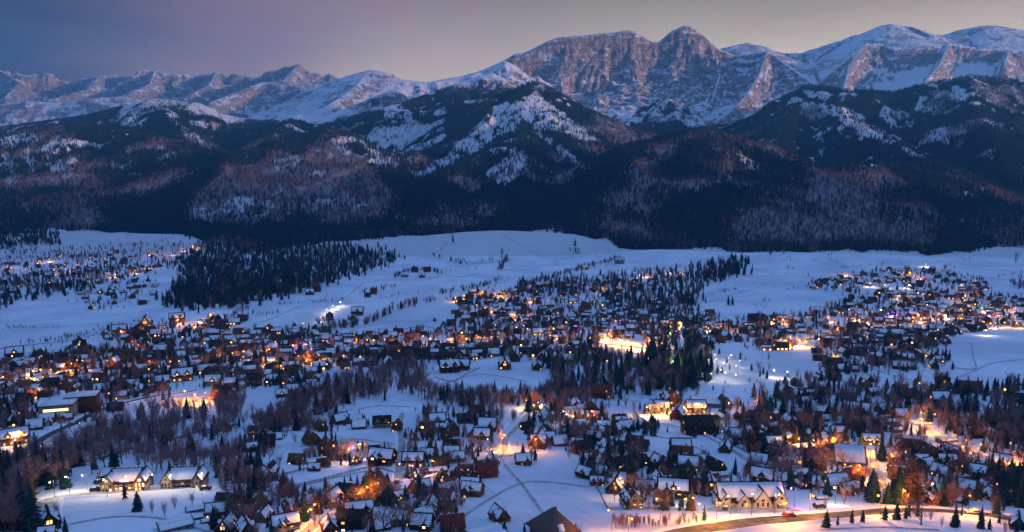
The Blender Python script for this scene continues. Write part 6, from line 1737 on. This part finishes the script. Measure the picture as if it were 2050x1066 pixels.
for px, py, c, pw in [
    (392, 808, 'a', 4500), (372, 802, 'a', 4000), (415, 804, 'a', 4000), (275, 703, 'a', 2600), (70, 757, 'y', 2500), (112, 762, 'o', 2500), (140, 757, 'o', 2500), (440, 726, 'o', 2500), (60, 775, 'y', 2500), (75, 795, 'o', 2000),
    (610, 731, 'o', 4000), (636, 726, 'o', 4000), (598, 727, 'y', 3000), (560, 747, 'o', 3000), (545, 735, 'y', 2000), (505, 735, 'y', 2000), (480, 700, 'y', 2000), (1075, 572, 'o', 2000), (1063, 606, 'a', 2600), (1207, 588, 'y', 3000),
    (1245, 694, 'y', 5000), (1275, 701, 'y', 5000), (1300, 694, 'y', 5000), (1262, 688, 'o', 3500), (1300, 705, 'o', 3000), (870, 692, 'a', 4000), (895, 692, 'a', 3500), (935, 690, 'y', 3000), (970, 688, 'y', 3000),
    (1296, 834, 'y', 2600), (1322, 832, 'y', 2200), (1340, 826, 'a', 2600), (1376, 836, 'y', 3000), (1404, 832, 'y', 2600), (1512, 824, 'a', 2200), (1007, 906, 'a', 3200), (1014, 896, 'a', 2400), (740, 1014, 'a', 2600), (715, 1022, 'a', 2200), (757, 1006, 'a', 1800), (618, 1066, 'a', 1800), (640, 1050, 'a', 1500),
    (1582, 900, 'o', 2200), (1600, 902, 'o', 2600), (1622, 906, 'o', 2400), (1648, 906, 'o', 2600), (1672, 902, 'o', 2400), (1738, 908, 'y', 3000), (1750, 912, 'y', 3000), (1742, 930, 'o', 2400), (1690, 958, 'o', 2400), (1712, 962, 'o', 2600), (1740, 962, 'o', 2600), (1772, 974, 'o', 2000), (1660, 945, 'o', 1800), (1790, 940, 'o', 1500),
    (1840, 858, 'o', 2600), (1862, 868, 'o', 2400), (1906, 893, 'a', 2400), (1938, 907, 'a', 2400), (1966, 918, 'a', 2400), (2006, 952, 'o', 2400), (2032, 952, 'o', 2400), (1838, 785, 'y', 900), (1842, 845, 'y', 1200),
    (1093, 894, 'a', 1800), (1076, 905, 'a', 1400), (1184, 846, 'o', 1600), (1057, 822, 'y', 1500), (1062, 818, 'y', 1500), (1073, 826, 'y', 1500), (1130, 852, 'w', 900), (1146, 854, 'w', 900), (1461, 864, 'w', 900), (1550, 756, 'w', 800), (1578, 760, 'w', 700),
    (640, 646, 'w', 400), (655, 630, 'w', 500), (668, 622, 'w', 500), (680, 614, 'w', 700), (610, 658, 'w', 130), (140, 990, 'w', 420), (175, 985, 'w', 420), (215, 996, 'w', 300), (250, 990, 'y', 420), (300, 984, 'w', 380), (345, 982, 'w', 380), (400, 980, 'w', 380), (110, 998, 'w', 300),
    (1415, 716, 'y', 350), (1408, 722, 'w', 200), (1428, 724, 'w', 900), (1445, 742, 'w', 130), (1460, 730, 'w', 130), (1470, 747, 'w', 130), (1480, 737, 'w', 130), (1440, 756, 'w', 130), (1455, 762, 'w', 130), (1475, 766, 'w', 130), (1420, 764, 'w', 130), (1466, 726, 'w', 130), (1433, 733, 'w', 130),
    (1462, 1030, 'w', 300), (1505, 1031, 'w', 350), (1550, 1029, 'w', 300), (1350, 1012, 'w', 700), (1322, 1040, 'o', 700), (1373, 1036, 'o', 900), (1387, 1040, 'o', 900), (1395, 1045, 'o', 900), (1225, 1062, 'o', 600), (1672, 1010, 'w', 900), (1865, 1000, 'w', 900),
    (717, 918, 'y', 1300), (705, 927, 'y', 1300), (712, 924, 'v', 400), (795, 962, 'o', 800), (830, 966, 'v', 400), (870, 955, 'o', 900), (1234, 992, 'y', 500), (1240, 1004, 'y', 500),
    (12, 890, 'y', 2200), (40, 892, 'y', 2200), (28, 905, 'y', 1800), (1335, 656, 'y', 3000), (1348, 660, 'y', 3000), (1362, 655, 'y', 2000), (1328, 668, 'y', 2000),
    (595, 706, 'p', 2200), (607, 700, 'p', 2200), (685, 709, 'p', 1500), (1240, 652, 'p', 2200), (1120, 678, 'p', 1500), (1152, 664, 'p', 1200), (1356, 674, 'v', 1500), (1276, 718, 'v', 1800), (1784, 634, 'p', 3500), (1790, 636, 'p', 2500), (1776, 637, 'v', 1800), (1590, 1016, 'p', 500), (33, 905, 'v', 500),
    (1955, 628, 'g', 3000), (1966, 627, 'g', 3000), (1350, 745, 'g', 5000), (1345, 738, 'g', 4000), (1340, 678, 'g', 1500), (1762, 628, 'n', 2600), (1940, 628, 'r', 2600), (1972, 634, 'r', 2200),
    (1980, 658, 'y', 1600), (1990, 657, 'y', 1600), (2008, 656, 'y', 1600), (2032, 657, 'y', 1600), (2048, 657, 'y', 1600), (1600, 694, 'y', 3000), (1575, 694, 'y', 3000), (1590, 697, 'y', 3000), (1560, 692, 'y', 2500), (1615, 696, 'o', 2200), (1666, 722, 'o', 1200),
    (15, 538, 'o', 2500), (50, 545, 'o', 2000), (78, 528, 'o', 2500), (98, 525, 'a', 4500), (130, 545, 'y', 2500), (160, 530, 'o', 2000), (232, 556, 'y', 3500), (176, 562, 'y', 2000), (272, 548, 'y', 2500), (292, 538, 'y', 3000), (300, 512, 'y', 2500), (330, 520, 'a', 3500), (345, 512, 'a', 3000), (365, 504, 'a', 3000), (385, 500, 'a', 2500), (395, 500, 'o', 2500),
    (490, 489, 'y', 2500), (517, 487, 'o', 3000), (545, 487, 'y', 2500), (582, 486, 'o', 3000), (606, 485, 'o', 3500), (1298, 556, 'o', 3500), (1280, 558, 'w', 1500), (1337, 548, 'y', 2000), (240, 674, 'y', 2500), (298, 664, 'o', 3000), (355, 650, 'o', 2500), (395, 655, 'a', 3000), (420, 640, 'y', 1800), (425, 610, 'w', 1500), (440, 606, 'w', 1500),
    (1690, 552, 'o', 3000), (1696, 556, 'o', 2000), (1852, 535, 'w', 3500), (1822, 552, 'a', 3500), (1836, 560, 'a', 3000), (1848, 562, 'o', 2500), (1930, 592, 'a', 3500), (1925, 578, 'a', 3000), (1928, 605, 'o', 3000), (1920, 612, 'y', 3000), (1800, 600, 'y', 3000), (1830, 596, 'y', 2500), (1820, 578, 'w', 3500), (1740, 575, 'w', 2500), (1770, 578, 'w', 2500),
    (1655, 645, 'o', 3500), (1715, 640, 'o', 3000), (1720, 650, 'y', 3000), (1590, 646, 'w', 2500), (1568, 650, 'o', 2500), (1545, 655, 'o', 2000), (1870, 632, 'y', 2500), (1840, 640, 'y', 2500), (1825, 645, 'o', 2500), (1890, 640, 'w', 2200), (1925, 628, 'y', 3500), (2015, 618, 'o', 2000), (2030, 625, 'o', 1500), (1830, 712, 'y', 1500), (1970, 672, 'w', 1200), (1450, 665, 'o', 3500), (1490, 660, 'o', 2500), (1420, 668, 'w', 1500), (1415, 665, 'w', 1500),
    (1110, 668, 'y', 2500), (1110, 672, 'w', 1800), (1215, 672, 'o', 2500), (1220, 680, 'y', 3500), (1210, 685, 'y', 3500), (1030, 640, 'o', 2500), (1060, 642, 'o', 2500), (985, 625, 'o', 2500), (1015, 600, 'o', 2500), (1005, 595, 'o', 2000), (930, 600, 'o', 2000), (910, 605, 'y', 2000), (965, 592, 'o', 3000), (1000, 590, 'o', 2500)]:
    lamp(px, py, c, pw)
print('lamps', len(LAMPS))
label_all(LAMPS, 'street lamp')

# ================================================================== vehicles
def car_parts(L, Wd, H, van=False):
    prof = [(-L / 2, .35), (L / 2, .35), (L / 2, .75), (L / 2 - .15, .85), (L * .22, .95), (L * .08, H), (-L * .32, H), (-L / 2 + .1, .95)] if not van else [(-L / 2, .4), (L / 2, .4), (L / 2, 1.2), (L * .40, 1.6), (L * .34, H), (-L / 2, H)]
    n = len(prof)
    def ext(pr, w, mat):
        mb = MB(); v = [(x, -w / 2, z) for x, z in pr] + [(x, w / 2, z) for x, z in pr]
        k = len(pr)
        mb.add(v, [tuple(range(k)), tuple(range(2 * k - 1, k - 1, -1))] + [(i, k + i, k + (i + 1) % k, (i + 1) % k) for i in range(k)])
        return mb
    body = ext(prof, Wd, 0).mesh('body', [M_ROOF])
    if van:
        g = ext([(L * .345, 1.15), (L * .44, 1.22), (L * .395, 1.62), (L * .345, H - .35)], Wd + .02, 0)
    else:
        g = ext([(L * .19, .93), (L * .075, H - .08), (-L * .31, H - .08), (-L * .42, .93)], Wd + .02, 0)
    glass = g.mesh('glass', [M_PANE])
    s = MB(); s.box(-L * .3, -Wd / 2 + .1, H + .004, L * .07 if not van else L * .33, Wd / 2 - .1, H + .1); sn = s.mesh('roof_snow', [M_RSNOW])
    w = MB()
    for i in range(10):
        a, b = 2 * math.pi * i / 10, 2 * math.pi * (i + 1) / 10
        p = [(.33 * math.cos(t), y, .33 * math.sin(t)) for y in (-.1, .1) for t in (a, b)]
        w.add([p[0], p[1], p[3], p[2]], [(0, 1, 2, 3)]); w.add([p[0], p[1], (0, -.1, 0)], [(0, 1, 2)]); w.add([p[2], p[3], (0, .1, 0)], [(0, 2, 1)])
    wh = w.mesh('wheel', [M_TYRE])
    return body, glass, sn, wh
CARP = car_parts(4.4, 1.8, 1.5); VANP = car_parts(7.5, 2.4, 3.0, True)
def car(px, py, rot, col, cname, label, van=False, lit=False):
    x, y, z = ground1(px, py)
    root = bpy.data.objects.new('delivery_truck' if van else 'parked_car', None); COL.objects.link(root)
    root.location = (x, y, z + .28); root.rotation_euler = (0, 0, math.radians(rot))
    P = VANP if van else CARP
    L, Wd = (7.5, 2.4) if van else (4.4, 1.8)
    for nm, me in zip(('body', 'glass', 'roof_snow'), P[:3]):
        o = link(nm, me, None, root); o.color = (*col, 1) if nm == 'body' else (0, 0, 0, 0)
    for sx in (-.31, .31):
        for sy in (-1, 1):
            o = link('wheel', P[3], None, root); o.location = (sx * L, sy * (Wd / 2 - .08), .33)
    if lit:
        m = MB(); m.box(-.05, -.18, -.1, .05, .18, .1); hm = m.mesh('headlight', [HEADS[('m', 'w')]])
        for sy in (-.6, .6):
            o = link('headlight', hm, None, root); o.location = (L / 2 + .03, sy, .68)
    tag(root, label, 'truck' if van else 'car', None if van else 'cars parked in the near streets')
car(206, 960, 60, (.02, .02, .025), 'black', 'black car parked topmost on the lit drive by the twin guesthouses')
car(200, 968, 60, (.03, .03, .04), 'dark', 'dark car second from top on the lit drive by the twin guesthouses')
car(192, 984, 20, (.04, .04, .05), 'dark', 'dark car standing lowest on the lit drive by the twin guesthouses')
car(412, 982, 10, (.15, .03, .03), 'red', 'dark red car at the far end of the twin guesthouse drive')
car(64, 908, 6, (.6, .6, .62), 'white', 'white truck parked by the yellow lit house on the left', True)
car(104, 906, 4, (.55, .55, .57), 'white', 'white truck parked right of another white truck by the left road', True)
car(1452, 1022, 70, (.05, .06, .08), 'dark', 'dark car at the left end of the big guesthouse courtyard')
car(1440, 1014, 70, (.3, .3, .32), 'grey', 'grey car beside the left gable of the big guesthouse')
car(1560, 1018, 95, (.2, .2, .22), 'grey', 'grey car at the right end of the big guesthouse courtyard')
car(1319, 1012, 10, (.03, .03, .03), 'black', 'black car on the snowy yard left of the big guesthouse')
car(1640, 1018, 5, (.05, .05, .06), 'dark', 'dark car on the snowfield behind the lit bottom road')
car(1580, 1036, 8, (.4, .05, .04), 'red', 'red car driving with headlights on the lit bottom road', lit=True)
car(1950, 1030, 172, (.5, .5, .5), 'silver', 'silver car driving with headlights near the right end of bottom road', lit=True)
car(1280, 850, 6, (.05, .05, .06), 'dark', 'dark car on the snowy lane below the lit hotels')
car(1312, 855, 12, (.1, .1, .12), 'grey', 'grey car on the snowy lane below the lit hotels')
car(708, 932, 10, (.3, .06, .06), 'red', 'red car below the glowing yard of the middle lane')
car(795, 968, 90, (.1, .1, .1), 'grey', 'grey car in the narrow middle lane')
car(150, 852, 30, (.06, .06, .07), 'dark', 'dark car driving up the curving left road', lit=True)
car(1668, 716, 160, (.2, .2, .2), 'grey', 'far car with bright headlights on the curving right lane', lit=True)

# ================================================================== fences
FENCES = []
def fence(pts, label, h=1.2, step=2.4):
    g = ground_at([p[0] for p in pts], [p[1] for p in pts])
    line = smooth_line(np.stack([g[0], g[1]], 1), step)
    zz = valley(line[:, 0], line[:, 1])
    root = bpy.data.objects.new('fence', None); COL.objects.link(root)
    o0 = (float(line[0][0]), float(line[0][1]), float(zz[0])); root.location = o0
    P_, R_ = MB(), MB()
    for i in range(len(line)):
        x, y, z = line[i][0] - o0[0], line[i][1] - o0[1], zz[i] - o0[2]
        P_.box(x - .07, y - .07, z - .5, x + .07, y + .07, z + h)
        if i + 1 < len(line):
            x2, y2, z2 = line[i + 1][0] - o0[0], line[i + 1][1] - o0[1], zz[i + 1] - o0[2]
            for q in (.35, .65, .92):
                a = z + h * q; b = z2 + h * q
                R_.add([(x, y - .02, a), (x2, y2 - .02, b), (x2, y2 - .02, b + .16), (x, y - .02, a + .16), (x, y + .03, a), (x2, y2 + .03, b), (x2, y2 + .03, b + .16), (x, y + .03, a + .16)],
                       [(0, 1, 2, 3), (7, 6, 5, 4), (3, 2, 6, 7), (0, 4, 5, 1)])
    a = link('posts', P_.mesh('posts', [M_WOODF]), None, root); a['kind'] = 'stuff'
    a = link('rails', R_.mesh('rails', [M_WOODF]), None, root); a['kind'] = 'stuff'
    tag(root, label, 'fence', 'wooden fences of the fields')
fence([(548, 958), (600, 945), (650, 930), (676, 920)], 'upper dark rail fence along the two strips of snow')
fence([(592, 976), (650, 962), (700, 948), (745, 938), (765, 942), (790, 950)], 'lower dark rail fence along the two strips of snow')
fence([(1187, 968), (1202, 992), (1217, 1022)], 'short dark fence running down the right side of big snowfield')
fence([(1217, 1024), (1280, 1022), (1340, 1023), (1372, 1025)], 'dark fence behind the hedge of bare stems by the lit road')
fence([(1440, 882), (1470, 895), (1505, 912)], 'dark hedge-like fence above the lane of lit hotels')
fence([(1945, 690), (1948, 715), (1952, 740), (1905, 738)], 'thin fence at the corner of the right hand snowfield')
fence([(975, 955), (990, 950), (1000, 930), (1008, 910)], 'dark fence left of the big snowfield beside orange lamp')
fence([(1030, 915), (1000, 918)], 'tiny fence by the chalet above the big snowfield')
fence([(0, 700), (80, 690), (130, 685), (190, 672)], 'long reddish fence across the left snowfield')
fence([(895, 525), (960, 528), (1010, 522), (1035, 518)], 'far fence across the upper middle snowfield')
fence([(880, 545), (920, 555), (960, 548)], 'far fence right of the farm on the upper middle snowfield')
fence([(780, 668), (840, 655), (880, 660)], 'fence across the snow strip below the knoll')
fence([(615, 600), (640, 605), (655, 590)], 'small paddock fence on the snowy knoll')
fence([(870, 757), (905, 765), (935, 750), (960, 738)], 'dark fence round the house by the small centre snowfield')
# ------------------------------------------------------------------ evening haze
def haze():
    hx, y0, y1, z0, z1 = 11800.0, -6500.0, 12600.0, -120.0, 2200.0
    V = [(sx * hx, y, z) for z in (z0, z1) for sx, y in ((-1, y0), (1, y0), (1, y1), (-1, y1))]
    Fh = [(0, 3, 2, 1), (4, 5, 6, 7), (0, 1, 5, 4), (1, 2, 6, 5), (2, 3, 7, 6), (3, 0, 4, 7)]
    m = bpy.data.materials.new('haze_air'); m.use_nodes = True
    t = m.node_tree; t.nodes.clear()
    v = N(t, 'ShaderNodeVolumePrincipled')
    v.inputs['Color'].default_value = (0.12, 0.50, 1.0, 1)
    v.inputs['Density'].default_value = 4.4e-5
    v.inputs['Anisotropy'].default_value = 0.0
    o = N(t, 'ShaderNodeOutputMaterial')
    t.links.new(v.outputs[0], o.inputs['Volume'])
    ob = link('haze', mesh_from('haze', V, Fh), m)
    tag(ob, 'thin blue evening haze over valley and mountains', kind='stuff')
haze()
